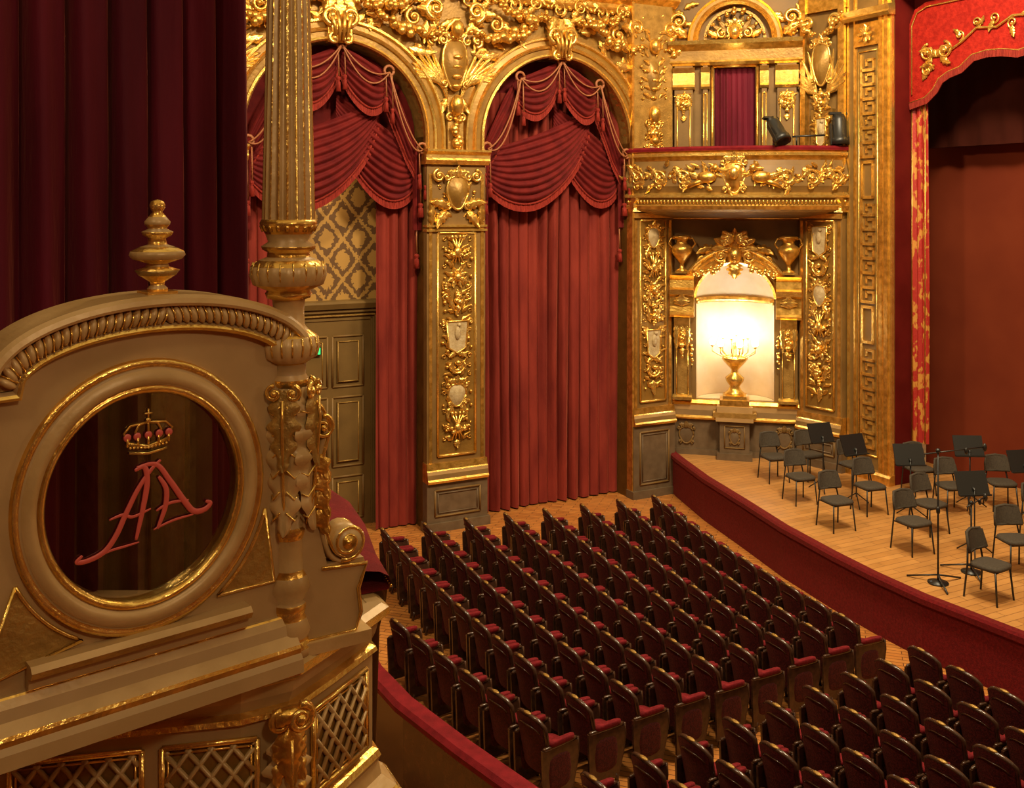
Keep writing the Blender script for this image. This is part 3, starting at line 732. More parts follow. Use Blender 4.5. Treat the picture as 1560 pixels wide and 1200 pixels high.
def spot(x, y, z, rz, tilt, k=1.0, zb=7.25):
    b = B()
    b.T = Matrix.Translation((x, y, z)) @ Matrix.Rotation(rz, 4, 'Z') @ Matrix.Rotation(tilt, 4, 'X') @ Matrix.Scale(k, 4)
    b.lathe([(0, -.2), (.09, -.2), (.12, -.1), (.12, .18), (.15, .2), (.15, .3), (.11, .3), (.1, .22), (0, .22)], (0, 0, 0), 14, 'black')
    b.box(-.16, -.14, -.03, .03, -.05, .3, 'black'); b.box(.14, .16, -.03, .03, -.05, .3, 'black'); b.box(-.16, .16, -.03, .03, -.24, -.2, 'black')
    b.T = I4; b.tube([(x, y, z), (x, y + .02, zb)], .02, 'black'); b.box(x - .06, x + .06, y - .03, y + .09, zb, zb + .05, 'black')
    b.obj('stage_spotlight', FC)
spot(.80, -1.16, 7.58, .7, 2.5, 1.15); spot(2.02, -.74, 7.62, .3, 3.05, 1.2)
b = B(); b.tube([(1.12, -1.0, 7.42), (1.75, -.88, 7.45)], .02, 'black'); b.tube([(1.2, -1.0, 7.42), (1.2, -1.0, 7.245)], .015, 'black'); b.obj('lighting_bar', FC)

# ------------------------------------------------------------------ proscenium
b = B()
b.box(0, 1.12, 0, .3, STG - .8, ZT, 'ochre')
b.box(1.07, 1.121, .02, .55, 0, ZT, 'redwall')
for x0, x1, y, m in ((0, .05, -.05, 'gold_hi'), (.05, .16, -.02, 'olive'), (.16, .2, -.04, 'gold'), (.20, .24, -.015, 'gold_dull'), (.78, .82, -.04, 'gold_hi'), (.82, .9, -.08, 'gold'), (.9, .96, -.05, 'gold_hi'), (.96, 1.05, -.1, 'gold'), (1.05, 1.12, -.06, 'gold_hi')):
    b.box(x0, x1, y, .01, STG, ZT, m)
b.box(.24, .78, -.012, .01, STG + .2, ZT, 'olive')
b.frm(.28, .74, STG + .45, 9.05, -.02, .018, 'gold_hi')
def seg(xa, za, xb, zb, t=.055):
    b.box(min(xa, xb) - t / 2, max(xa, xb) + t / 2, -.045, -.01, min(za, zb) - t / 2, max(za, zb) + t / 2, 'gold_hi')
z = STG + .6; n = 0
while z < 8.7:
    if n % 8 == 7:
        seg(.38, z + .06, .38, z + .74); seg(.64, z + .06, .64, z + .74); seg(.38, z + .06, .64, z + .06); seg(.38, z + .74, .64, z + .74); z += .84
    else:
        h = .28; w = .30; x0 = .36
        seg(x0, z, x0, z + h); seg(x0, z, x0 + w, z); seg(x0 + w, z, x0 + w, z + .68 * h); seg(x0 + w, z + .68 * h, x0 + .42 * w, z + .68 * h); seg(x0 + .42 * w, z + .68 * h, x0 + .42 * w, z + .36 * h)
        z += h
    n += 1
b.box(.2, .8, -.06, 0, 9.15, 9.6, 'gold')
for i in range(8): b.leaf(.5, 9.37, .19, .1, i * pi / 4, 'gold_hi', -.08, .04, 1, nt=6)
b.ell((.5, -.1, 9.37), .06, 'gold_hi')
b.hm(-.05, 1.15, [(0, 9.65), (-.15, 9.65), (-.2, 9.71), (-.16, 9.75), (-.2, 9.85), (0, 9.87)], 'gold_hi')
b.hm(0, 1.14, [(0, STG), (-.14, STG), (-.14, STG + .14), (-.1, STG + .18), (0, STG + .2)], 'gold')
b.obj('wall_proscenium', FP)
b = B(); b.box(1.12, 9, .55, .65, 9.45, ZT, 'redwall'); b.box(1.12, 9, -.02, .55, 10.1, ZT, 'redwall'); b.obj('wall_proscenium_header', FP)
b = B()
b.box(.2, 9.5, 1.95, 2.05, STG, ZT, 'backdrop'); b.obj('stage_backdrop', FP)
b = B(); b.curtain(.3, 9, 7.2, 10.5, 1.5, .03, .5, 'border_shaded'); b.box(.3, 9, 1.55, 1.6, 7.2, 10.5, 'border_shaded'); b.obj('stage_border_cloth', FP)
b = B()
low = [(1.13, 8.0), (1.5, 8.08), (1.68, 8.22), (1.8, 8.4), (2.0, 8.5), (2.25, 8.56), (2.5, 8.74), (2.8, 8.78), (3.1, 8.76), (3.4, 8.7), (3.8, 8.76), (4.4, 8.8), (5.4, 8.7), (7, 8.8), (9, 8.7)]
b.poly(low + [(9, 9.85), (1.5, 9.85), (1.25, 9.75), (1.13, 9.5)], .4, .43, 'valance')
b.sweep(low, [(0, .39), (0, .375), (-.13, .37), (-.13, .39)], 'fringe', 'xz')
b.tube([(p[0], .38, p[1]) for p in low], .012, 'gold_hi')
b.tube([(1.2, .38, 8.15), (1.2, .38, 9.45), (1.32, .38, 9.68), (1.55, .38, 9.76), (9, .38, 9.76)], .014, 'gold_hi')
for cx, cz, k in ((1.75, 8.9, 1.0), (4.6, 9.2, 1)):
    for sg in (-1, 1):
        b.scroll(cx + sg * .18, cz, .16, 1.5, pi / 2, -sg, 'gold_hi', .39, .03); b.leaf(cx, cz - .1, .4, .16, pi / 2 + sg * .7, 'gold', .38, .04, curl=sg)
        b.leaf(cx + sg * .1, cz - .1, .3, .12, -pi / 2 + sg * .5, 'gold', .38, .04, curl=sg)
    b.scroll(cx - .2, cz - .33, .14, 1.4, 0, 1, 'gold', .39, .025); b.leaf(cx - .3, cz - .5, .4, .12, 1.2, 'gold', .38, .03, curl=-1)
b.tube([(2.0, .38, 8.85), (2.3, .38, 9.0), (2.6, .38, 9.2), (3.0, .38, 9.15), (3.3, .38, 9.3), (3.8, .38, 9.25), (4.3, .38, 9.2)], .025, 'gold_hi')
for cx, cz, sg in ((2.6, 9.3, 1), (3.3, 9.18, -1), (2.95, 9.32, 1), (2.25, 9.12, 1), (3.7, 9.36, 1)):
    b.scroll(cx, cz, .1, 1.3, -pi / 2, sg, 'gold_hi', .39, .02); b.leaf(cx, cz - .05, .22, .09, R.uniform(0, 6), 'gold', .38, .03, curl=1)
b.obj('stage_valance', FP)
b = B(); b.curtain(1.13, 1.48, 1.6, 8.1, .48, .03, .12, 'silk')
b.tube([(1.45, .445, 1.6), (1.45, .445, 8.05)], .012, 'gold'); b.tube([(1.15, .445, 1.6), (1.15, .445, 8.05)], .01, 'gold')
b.obj('stage_side_curtain', FP)

# ------------------------------------------------------------------ theatre seats
def seat_mesh():
    b = B()
    def back(u, v):
        top = 1 - .12 * (abs(u - .5) * 2) ** 3 * v
        w = .40 + .03 * v
        return ((u - .5) * w, -.19 - .10 * v + .05 * (2 * u - 1) ** 2, .32 + (.58 * v) * top)
    b.grid(back, 10, 6, 'velvet_bk')
    b.grid(lambda u, v: (lambda p: (p[0], p[1] + .07 - .02 * abs(u - .5) * 2, p[2]))(back(u, v)), 10, 6, 'seat_velvet')
    rim = [back(0, v / 6) for v in range(7)] + [back(u / 10, 1) for u in range(1, 10)] + [back(1, 1 - v / 6) for v in range(7)]
    b.tube([(p[0], p[1] + .03, p[2]) for p in rim], .026, 'wood_dk', 8)
    b.tube([(lambda p: (p[0] * .8, p[1] - .006, p[2] * .93 + .03))(back(u / 8, .9)) for u in range(9)], .008, 'wood_dk', 5)
    b.ell((0, -.26, .92), (.06, .025, .015), 'gold_dull', 8, 5)
    b.ell((0, .03, .46), (.195, .2, .055), 'seat_velvet', 14, 8, .5)
    b.box(-.19, .19, -.16, .19, .38, .42, 'wood_dk')
    for sg in (-1, 1):
        x = sg * .228
        pr = [(-.24, .08), (.13, .08), (.17, .2), (.22, .42), (.21, .6), (-.26, .62)]
        n = len(pr)
        vs = [(x - .014, p[0], p[1]) for p in pr] + [(x + .014, p[0], p[1]) for p in pr]
        b.add(vs, [tuple(range(n)), tuple(range(n, 2 * n))] + [(i, (i + 1) % n, n + (i + 1) % n, n + i) for i in range(n)], 'wood_dk')
        b.ell((x, -.03, .36), (.020, .16, .19), 'velvet_bk', 12, 6, .5)
        b.ell((x, -.02, .625), (.024, .235, .02), 'wood_dk', 12, 6, .5)
        b.ell((x, .0, .655), (.032, .17, .03), 'seat_velvet', 12, 8, .5)
        b.tube([(x, .215, .62), (x, .225, .5), (x, .20, .35), (x, .16, .2), (x, .12, .05)], .018, 'wood_dk')
        b.tube([(x, -.18, .12), (x, -.2, 0)], .02, 'wood_dk'); b.tube([(x, .10, .12), (x, .13, 0)], .02, 'wood_dk')
    return b
sm0 = seat_mesh().obj('theatre_seat'); seat_me = sm0.data; used = []
def L2(a, c, t): return (a[0] + (c[0] - a[0]) * t, a[1] + (c[1] - a[1]) * t)
def place_row(S, E, bulge):
    d = Vector((E[0] - S[0], E[1] - S[1])); Ln = d.length; n = int(Ln / .51); d.normalize(); nn = Vector((-d.y, d.x))
    for i in range(n):
        t = (i + .5) / n; off = -4 * bulge * t * (1 - t); sl = -4 * bulge * (1 - 2 * t) / Ln
        p = Vector(S) + d * (Ln * t) + nn * off
        tx = d + nn * sl
        if not used: o = sm0
        else:
            o = bpy.data.objects.new('theatre_seat', seat_me); scene.collection.objects.link(o)
        used.append(1)
        fa = atan2(tx.x, -tx.y) - pi / 2
        o.matrix_world = Matrix.Translation((p.x, p.y, 0)) @ Matrix.Rotation(fa, 4, 'Z')
for i in range(9):
    E = L2((4.5, 12.26), (.53, 9.97), i / 8)
    S = L2((2.72, 17.76), (-1.92, 16.03), i / 7) if i < 8 else (-1.38, 12.6)
    place_row(S, E, .15 if i < 8 else .03)
    S2 = L2((4.87, 11.80), (.80, 9.25), i / 8)
    place_row(S2, (S2[0] + 2.9 + .12 * i, S2[1] - 5.2), .10)

# ------------------------------------------------------------------ orchestra chairs, stands, mics
def chair_mesh():
    b = B()
    b.ell((0, 0, .46), (.23, .22, .04), 'grey_pad', 16, 8, .55)
    def bk(u, v): return ((u - .5) * .42 * (1 - .15 * v), -.23 - .06 * v + .05 * (2 * u - 1) ** 2, .62 + .24 * v)
    b.grid(lambda u, v: (lambda p: (p[0], p[1] + .025, p[2]))(bk(u, v)), 10, 5, 'grey_pad')
    b.grid(lambda u, v: (lambda p: (p[0], p[1] - .015, p[2]))(bk(u, v)), 10, 5, 'grey_pad')
    b.tube([bk(0, 0), bk(0, .5), bk(.06, 1), bk(.5, 1.04), bk(.94, 1), bk(1, .5), bk(1, 0), bk(.5, -.03), bk(0, 0)], .022, 'grey_pad')
    for sg in (-1, 1):
        b.tube([(sg * .15, -.24, .66), (sg * .19, -.22, .44), (sg * .21, -.26, 0)], .013, 'black'); b.tube([(sg * .18, .16, .44), (sg * .21, .2, 0)], .013, 'black')
        b.tube([(sg * .19, -.22, .43), (sg * .18, .17, .43)], .011, 'black')
    b.tube([(-.19, -.22, .42), (.19, -.22, .42)], .01, 'black'); b.tube([(-.18, .16, .42), (.18, .16, .42)], .01, 'black')
    return b
ch = chair_mesh().obj('orchestra_chair'); first = True
CH = [(5.02, 18.84), (5.12, 17.47), (5.30, 16.06), (6.35, 18.3), (6.15, 16.9), (5.75, 19.0), (6.12, 15.0), (6.75, 15.9), (7.55, 16.9), (7.45, 18.0), (8.5, 17.1), (6.42, 13.2), (7.27, 14.2), (8.3, 15.4), (7.6, 12.6)]
for (x, y) in CH:
    if first: o = ch; first = False
    else:
        o = bpy.data.objects.new('orchestra_chair', ch.data); scene.collection.objects.link(o)
    fa = atan2(10.5 - y, 8.2 - x) - pi / 2 + R.uniform(-.25, .25)
    o.matrix_world = Matrix.Translation((x, y, STG)) @ Matrix.Rotation(fa, 4, 'Z')
def stand_mesh(h=1.0):
    b = B()
    for i in range(3):
        a = i * 2 * pi / 3; b.tube([(0, 0, .22), (.28 * cos(a), .28 * sin(a), .01)], .01, 'black')
    b.tube([(0, 0, .15), (0, 0, h)], .012, 'black'); b.tube([(0, 0, h - .05), (0, .04, h)], .02, 'black')
    vs = [(-.25, .0, h - .1), (.25, .0, h - .1), (.25, .14, h + .22), (-.25, .14, h + .22), (-.25, .012, h - .11), (.25, .012, h - .11), (.25, .152, h + .21), (-.25, .152, h + .21)]
    b.add(vs, [(0, 1, 2, 3), (4, 5, 6, 7), (0, 1, 5, 4), (2, 3, 7, 6), (1, 2, 6, 5), (0, 3, 7, 4)], 'black')
    b.box(-.25, .25, -.05, .01, h - .115, h - .095, 'black')
    return b
st = stand_mesh().obj('music_stand'); first = True
for (x, y) in [(5.75, 18.2), (6.05, 17.3), (6.72, 16.6), (8.0, 17.2), (7.0, 14.9), (8.45, 16.2)]:
    if first: o = st; first = False
    else:
        o = bpy.data.objects.new('music_stand', st.data); scene.collection.objects.link(o)
    fa = atan2(10.5 - y, 8.2 - x) + pi / 2 + R.uniform(-.3, .3)
    o.matrix_world = Matrix.Translation((x, y, STG)) @ Matrix.Rotation(fa, 4, 'Z')
def mic(x, y, h, bx, by):
    b = B()
    b.lathe([(0, 0), (.14, 0), (.14, .02), (.03, .04), (0, .05)], (0, 0, 0), 16, 'black')
    for i in range(3):
        a = i * 2 * pi / 3 + .4; b.tube([(0, 0, .12), (.42 * cos(a), .42 * sin(a), .015)], .013, 'black')
    b.tube([(0, 0, 0), (0, 0, h)], .014, 'black'); b.ell((0, 0, h), .035, 'black')
    b.tube([(-bx * .3, -by * .3, h - .04), (bx, by, h + .03)], .01, 'black'); b.ell((bx, by, h + .02), (.03, .03, .06), 'black'); b.ell((bx * .6, by * .6, h - .02), (.025, .025, .05), 'black')
    b.ell((0, 0, h * .55), (.03, .03, .06), 'black')
    b.obj('microphone_stand', Matrix.Translation((x, y, STG)))
mic(5.95, 13.75, 1.85, .7, .1); mic(6.6, 14.15, 1.0, .3, .2)

# ------------------------------------------------------------------ lower parapet with velvet rail
b = B()
pp = [(-4.6, 16.2), (-3.4, 15.2), (-2.45, 13.2), (-1.9, 11.6), (-1.55, 10.7), (-1.10, 9.93), (-.46, 9.1), (.24, 8.26), (.85, 7.3), (1.25, 6.2), (1.5, 5.0), (1.7, 3.5)]
b.sweep(pp, [(.04, 0), (.04, .12, 'stone'), (.0, .15, 'stone'), (0, .95, 'wood_dk'), (.09, 1.0, 'velvet'), (.1, 1.06, 'velvet'), (.06, 1.1, 'velvet'), (-.1, 1.1, 'velvet'), (-.14, 1.05, 'velvet'), (-.1, .98, 'velvet'), (-.1, 0, 'redwall')], 'velvet')
b.obj('parapet_with_velvet_rail')

# ------------------------------------------------------------------ foreground: box front pedestal
b = B()
PL = [(-2.6, 2.66), (-1.55, 2.98), (-1.1, 3.07), (-.86, 3.12), (-.72, 3.20), (-.62, 3.40), (-.515, 3.63), (-.55, 3.70), (-.9, 3.75)]
PRF = [(-.02, 4.63), (.03, 4.63), (.055, 4.615, 'taupe_lt'), (.06, 4.59, 'gold_hi'), (.04, 4.575, 'taupe'), (.02, 4.56, 'gold'), (.01, 4.52, 'taupe_lt'), (-.01, 4.48, 'taupe'), (.012, 4.47, 'gold'), (.018, 4.455, 'gold_hi'), (.0, 4.45, 'gold'), (0, 4.42, 'taupe'), (0, 4.10, 'taupe'),
       (.02, 4.09, 'gold'), (.03, 4.07, 'gold_hi'), (.02, 4.05, 'taupe'), (.03, 4.0, 'taupe_lt'), (.08, 3.96, 'taupe_lt'), (.10, 3.94, 'gold_hi'), (.10, 3.85, 'taupe'), (.02, 3.75, 'taupe'), (0, 3.7, 'taupe'), (-.1, 3.6, 'taupe'), (-.1, 0, 'redwall')]
b.sweep(PL, PRF, 'taupe')
b.plan(PL + [(-2.6, 3.75)], 4.60, 4.628, 'taupe')
def facepanel(p, q, inset, z0, z1):
    d = Vector((q[0] - p[0], q[1] - p[1])); a = atan2(d.y, d.x); L = d.length
    b.T = Matrix.Translation((p[0], p[1], 0)) @ Matrix.Rotation(a, 4, 'Z')
    b.box(inset, L - inset, -.004, .01, z0, z1, 'ochre')
    b.lattice(inset + .01, L - inset - .01, z0 + .01, z1 - .01, .085, -.012, 'taupe_lt', .009)
    b.frm(inset, L - inset, z0, z1, -.01, .010, 'gold_hi', 6)
    b.frm(inset + .018, L - inset - .018, z0 + .018, z1 - .018, -.012, .004, 'gold', 6)
    b.T = I4
facepanel((-.68, 3.27), (-.53, 3.60), .02, 4.13, 4.41)
facepanel((-1.10, 3.07), (-.80, 3.132), .01, 4.12, 4.405)
facepanel((-1.55, 2.98), (-1.12, 3.066), .03, 4.12, 4.405)
b.T = Matrix.Translation((-.735, 3.18, 0)) @ Matrix.Rotation(radians(32), 4, 'Z')
b.leaf(0, 4.42, .40, .13, -pi / 2, 'taupe_lt', -.02, .045, 6, nt=30)
b.tube([(0, -.07, 4.4), (0, -.075, 4.3), (0, -.07, 4.15), (0, -.05, 4.03)], .007, 'gold_hi', 5)
for q in range(5):
    for sg in (-1, 1): b.leaf(sg * .012, 4.40 - q * .075, .075, .045, -pi / 2 + sg * .7, 'gold', -.045, .02, 2, curl=-sg * .5, nt=8)
b.leaf(0, 4.44, .18, .09, -pi / 2, 'gold', -.05, .04, 4)
b.scroll(.03, 4.46, .045, 1.6, pi / 2, -1, 'gold_hi', -.06, .014); b.scroll(-.03, 4.46, .035, 1.6, pi / 2, 1, 'gold', -.05, .012)
b.tube([(-.05, -.05, 4.47), (.06, -.05, 4.47)], .028, 'gold', 10)
b.T = I4
b.obj('opera_box_front')
b = B()
rp = [(-1.6, 5.35), (-1.25, 5.12), (-.95, 4.88), (-.80, 4.64), (-.68, 4.32), (-.58, 3.95), (-.50, 3.72)][::-1]
b.sweep(rp, [(-.24, 4.62), (-.24, 4.68), (-.19, 4.715), (-.10, 4.725), (.0, 4.71), (.035, 4.69), (.045, 4.66), (.035, 4.64), (-.24, 4.62)], 'velvet', sm=True)
b.sweep(rp, [(.03, 4.64), (.025, 4.60, 'gold_dull'), (.0, 4.5, 'taupe'), (-.02, 3.9, 'taupe'), (-.02, 0, 'redwall')], 'taupe')
for i in range(60):
    t = i / 59 * (len(rp) - 1); k = min(int(t), len(rp) - 2); q = L2(rp[k], rp[k + 1], t - k)
    d = Vector((rp[k + 1][0] - rp[k][0], rp[k + 1][1] - rp[k][1])).normalized()
    b.ell((q[0] + d.y * .043, q[1] - d.x * .043, 4.652), .006, 'gold_hi', 6, 4)
b.obj('velvet_armrest')

# ------------------------------------------------------------------ foreground: partition with oval glass and monogram
b = B()
def topz(x):
    t = (x - .431) / .43
    return 5.58 + (.165 * sqrt(1 - t * t) if abs(t) < 1 else 0)
OC = (.388, 5.235); OR = (.290, .312)
def inside(x, z): return -.25 < x < .85 and 4.64 < z < topz(x)
def outr(a):
    lo, hi = .3, 1.5
    for _ in range(22):
        md = (lo + hi) / 2
        if inside(OC[0] + md * cos(a), OC[1] + md * sin(a)): lo = md
        else: hi = md
    return lo
nA = 144
for y in (-.02, .03):
    def pf(u, v, y=y):
        a = u * 2 * pi; o = outr(a)
        ix, iz = OC[0] + OR[0] * cos(a), OC[1] + OR[1] * sin(a)
        ox, oz = OC[0] + o * cos(a), OC[1] + o * sin(a)
        return (ix + (ox - ix) * v, y, iz + (oz - iz) * v)
    b.grid(pf, nA, 1, 'taupe', False, True)
b.grid(lambda u, v: (OC[0] + OR[0] * cos(2 * pi * u), -.03 + .06 * v, OC[1] + OR[1] * sin(2 * pi * u)), 64, 1, 'gold', True, True)
def oval(prof, m):
    N = len(prof) - 1
    b.grid(lambda u, v: (OC[0] + (OR[0] + prof[int(round(v * N))][0]) * cos(2 * pi * u), prof[int(round(v * N))][1], OC[1] + (OR[1] + prof[int(round(v * N))][0] * 1.15) * sin(2 * pi * u)), 96, N, m, True, True,
           lambda i, j: prof[j + 1][2] if len(prof[j + 1]) > 2 else m)
oval([(0, .0), (-.008, -.03, 'gold_hi'), (0, -.045, 'gold_hi'), (.010, -.045, 'gold_hi'), (.014, -.035, 'gold'), (.018, -.05, 'taupe_lt'), (.036, -.055, 'taupe_lt'), (.054, -.04, 'taupe_lt'), (.060, -.034, 'taupe'), (.066, -.04, 'gold_hi'), (.078, -.04, 'gold_hi'), (.082, -.02, 'gold')], 'taupe')
tp = []
for i in range(61):
    t = pi - pi * i / 60; tp.append((.431 + .43 * cos(t), 5.605 + .165 * sin(t)))
tp2 = [(-.3, 5.605)] + [p for p in tp[1:]]
b.sweep(tp2, [(-.050, -.02), (-.050, -.05, 'gold_hi'), (-.040, -.065, 'gold_hi'), (-.032, -.06, 'gold_hi'), (-.022, -.05, 'taupe')], 'taupe', 'xz')
b.sweep(tp2, [(.02, -.05), (.028, -.085, 'gold'), (.036, -.09, 'taupe_lt'), (.050, -.085, 'taupe_lt'), (.06, -.07, 'taupe_lt'), (.062, .0, 'taupe_lt'), (.062, .11, 'taupe_lt'), (.03, .11, 'taupe'), (-.02, .08, 'taupe'), (-.05, .06)], 'taupe', 'xz')
b.sweep(tp2, [(-.02, -.05), (.02, -.055)], 'gold_dull', 'xz')
n = 40; acc = [0]
for i in range(1, len(tp)): acc.append(acc[-1] + math.hypot(tp[i][0] - tp[i - 1][0], tp[i][1] - tp[i - 1][1]))
def onp(s):
    for i in range(1, len(tp)):
        if acc[i] >= s or i == len(tp) - 1:
            t = (s - acc[i - 1]) / max(1e-6, acc[i] - acc[i - 1]); p = L2(tp[i - 1], tp[i], t); return p, atan2(tp[i][1] - tp[i - 1][1], tp[i][0] - tp[i - 1][0])
for i in range(n):
    p, a = onp(acc[-1] * (i + .5) / n)
    b.T = Matrix.Translation((p[0], -.058, p[1])) @ Matrix.Rotation(-a, 4, 'Y') @ Matrix.Rotation(.35 if i < n / 2 else -.35, 4, 'Y')
    b.ell((0, 0, 0), (.0125, .022, .029), 'taupe_lt', 10, 6); b.tube([(.012, -.008, -.024), (.0135, -.016, 0), (.012, -.008, .024)], .0032, 'gold_hi', 4)
b.T = I4
b.box(-.3, .02, -.07, .1, 5.66, 5.68, 'taupe_lt')
def spandrel(x0, x1, z0, z1, cx, cz):
    arc = []
    for i in range(13):
        t = i / 12
        a0 = atan2((z1 - OC[1]), (x0 - OC[0])); a1 = atan2((z0 - OC[1]), (x1 - OC[0]))
        if a0 > 0 and a1 < 0: a0 -= 2 * pi if a0 - a1 > pi else 0
        a = a0 + (a1 - a0) * t; r = 1.36
        arc.append((OC[0] + OR[0] * r * cos(a), OC[1] + OR[1] * r * sin(a)))
    pts = arc + [(cx, cz)]
    b.poly(pts, -.024, -.02, 'gold_dull')
    q = pts + [pts[0]]; b.tube([(p[0], -.026, p[1]) for p in q], .006, 'gold_hi', 5)
spandrel(.80, .66, 4.83, 5.12, .80, 4.88)
spandrel(-.06, .14, 4.75, 5.02, -.06, 4.80)
b.hm(.06, .70, [(-.02, 4.84), (-.07, 4.84), (-.085, 4.825, 'taupe_lt'), (-.075, 4.805, 'gold_dull'), (-.05, 4.80, 'gold'), (-.05, 4.77, 'taupe'), (-.035, 4.76, 'gold'), (-.02, 4.76)], 'taupe')
b.hm(-.4, .86, [(.05, 4.76), (-.03, 4.76), (-.035, 4.755, 'gold'), (-.05, 4.735, 'taupe_lt'), (-.06, 4.705, 'taupe'), (-.09, 4.68, 'taupe_lt'), (-.095, 4.67, 'gold_hi'), (-.095, 4.655, 'gold'), (-.11, 4.64, 'taupe'), (-.115, 4.60, 'taupe'), (.05, 4.60)], 'taupe')
c = (.431, 0, 5.815)
b.box(c[0] - .035, c[0] + .035, -.035, .035, 5.78, 5.83, 'gold_dull'); b.box(c[0] - .045, c[0] + .045, -.045, .045, 5.826, 5.838, 'gold')
b.lathe([(0, .02), (.03, .02, 'gold_dull'), (.03, .03, 'gold'), (.02, .04, 'taupe_lt'), (.022, .05, 'gold'), (.05, .07, 'gold_hi', .1), (.06, .085, 'gold_dull', .1), (.035, .095, 'gold'), (.03, .105, 'taupe_lt'), (.068, .118, 'gold_hi', .05), (.078, .13, 'taupe_lt', .05), (.074, .142, 'taupe_lt', .05), (.05, .155, 'gold_hi'),
         (.028, .162, 'taupe_lt'), (.024, .18, 'gold'), (.042, .19, 'gold_hi'), (.046, .2, 'gold_hi'), (.026, .21, 'taupe_lt'), (.036, .222, 'gold'), (.038, .23, 'taupe_lt'), (.026, .245, 'taupe_lt'), (.014, .26, 'gold'), (.021, .27, 'gold'), (.023, .28, 'gold_hi'), (.018, .292, 'gold'), (0, .298, 'gold')], c, 40, 'gold', 16)
b.obj('royal_box_partition', FQ)
b = B()
b.grid(lambda u, v: (OC[0] + (OR[0] + .004) * v * cos(2 * pi * u), -.004, OC[1] + (OR[1] + .004) * v * sin(2 * pi * u)), 64, 1, 'glass', False, True)
b.obj('oval_window_glass', FQ)
b = B()
def G(p): return (.369 + (p[0] - 208) * .00192, -.012, 5.228 - (p[1] - 755) * .00196)
def smooth(P, n=8):
    out = []
    for i in range(len(P) - 1):
        p0 = P[max(0, i - 1)]; p1 = P[i]; p2 = P[i + 1]; p3 = P[min(len(P) - 1, i + 2)]
        for k in range(n):
            t = k / n
            out.append(tuple(.5 * ((2 * p1[j]) + (-p0[j] + p2[j]) * t + (2 * p0[j] - 5 * p1[j] + 4 * p2[j] - p3[j]) * t * t + (-p0[j] + 3 * p1[j] - 3 * p2[j] + p3[j]) * t ** 3) for j in (0, 1)))
    out.append(P[-1]); return out
def stroke(P, r):
    q = smooth(P); N = len(q); b.tube([G(p) for p in q], [r * (.35 + .65 * sin(pi * (i + .5) / N) ** .6) for i in range(N)], 'pink', 8, fl=.35)
stroke([(243, 703), (228, 716), (208, 742), (190, 775), (175, 805), (158, 825), (135, 833), (118, 832), (126, 824)], .0085)
stroke([(142, 833), (165, 826), (188, 824), (210, 822)], .004)
stroke([(203, 713), (218, 710), (222, 735), (215, 775), (205, 818)], .009)
stroke([(165, 780), (185, 776), (200, 782), (228, 775)], .005)
stroke([(206, 709), (236, 709), (258, 738), (280, 772), (296, 792), (314, 793), (324, 785), (316, 780)], .0095)
stroke([(240, 728), (252, 750), (250, 778), (238, 808)], .0085)
stroke([(236, 780), (258, 772), (288, 773)], .005)
stroke([(232, 808), (262, 800), (296, 797)], .004)
for x in range(-5, 6): b.ell((G((224 + x * 5.6, 0))[0], -.014, G((0, 681 - abs(x) * .6))[2]), (.005, .003, .004), 'gold_hi', 6, 4)
b.tube([G((193, 672)), G((224, 680)), G((255, 672))], .006, 'gold_hi', 6, fl=.4)
b.tube([G((195, 686)), G((224, 690)), G((253, 686))], .004, 'gold_hi', 6, fl=.4)
for dx in (-34, -18, 0, 18, 34):
    b.tube([G((224 + dx * .85, 672)), G((224 + dx * 1.1, 655)), G((224 + dx * .8, 645)), G((224 + dx * .15, 643))], .004, 'gold', 5, fl=.4)
    b.ell(G((224 + dx * .95, 662)), (.012, .003, .012), 'pink', 8, 5)
for dx in (-32, -16, 0, 16, 32): b.tube([G((224 + dx, 676)), G((224 + dx, 664))], .004, 'gold_hi', 5)
b.ell(G((224, 640)), (.008, .004, .008), 'gold_hi'); b.tube([G((224, 636)), G((224, 622))], .003, 'gold_hi', 5); b.tube([G((218, 629)), G((230, 629))], .003, 'gold_hi', 5)
b.obj('royal_monogram', FQ)

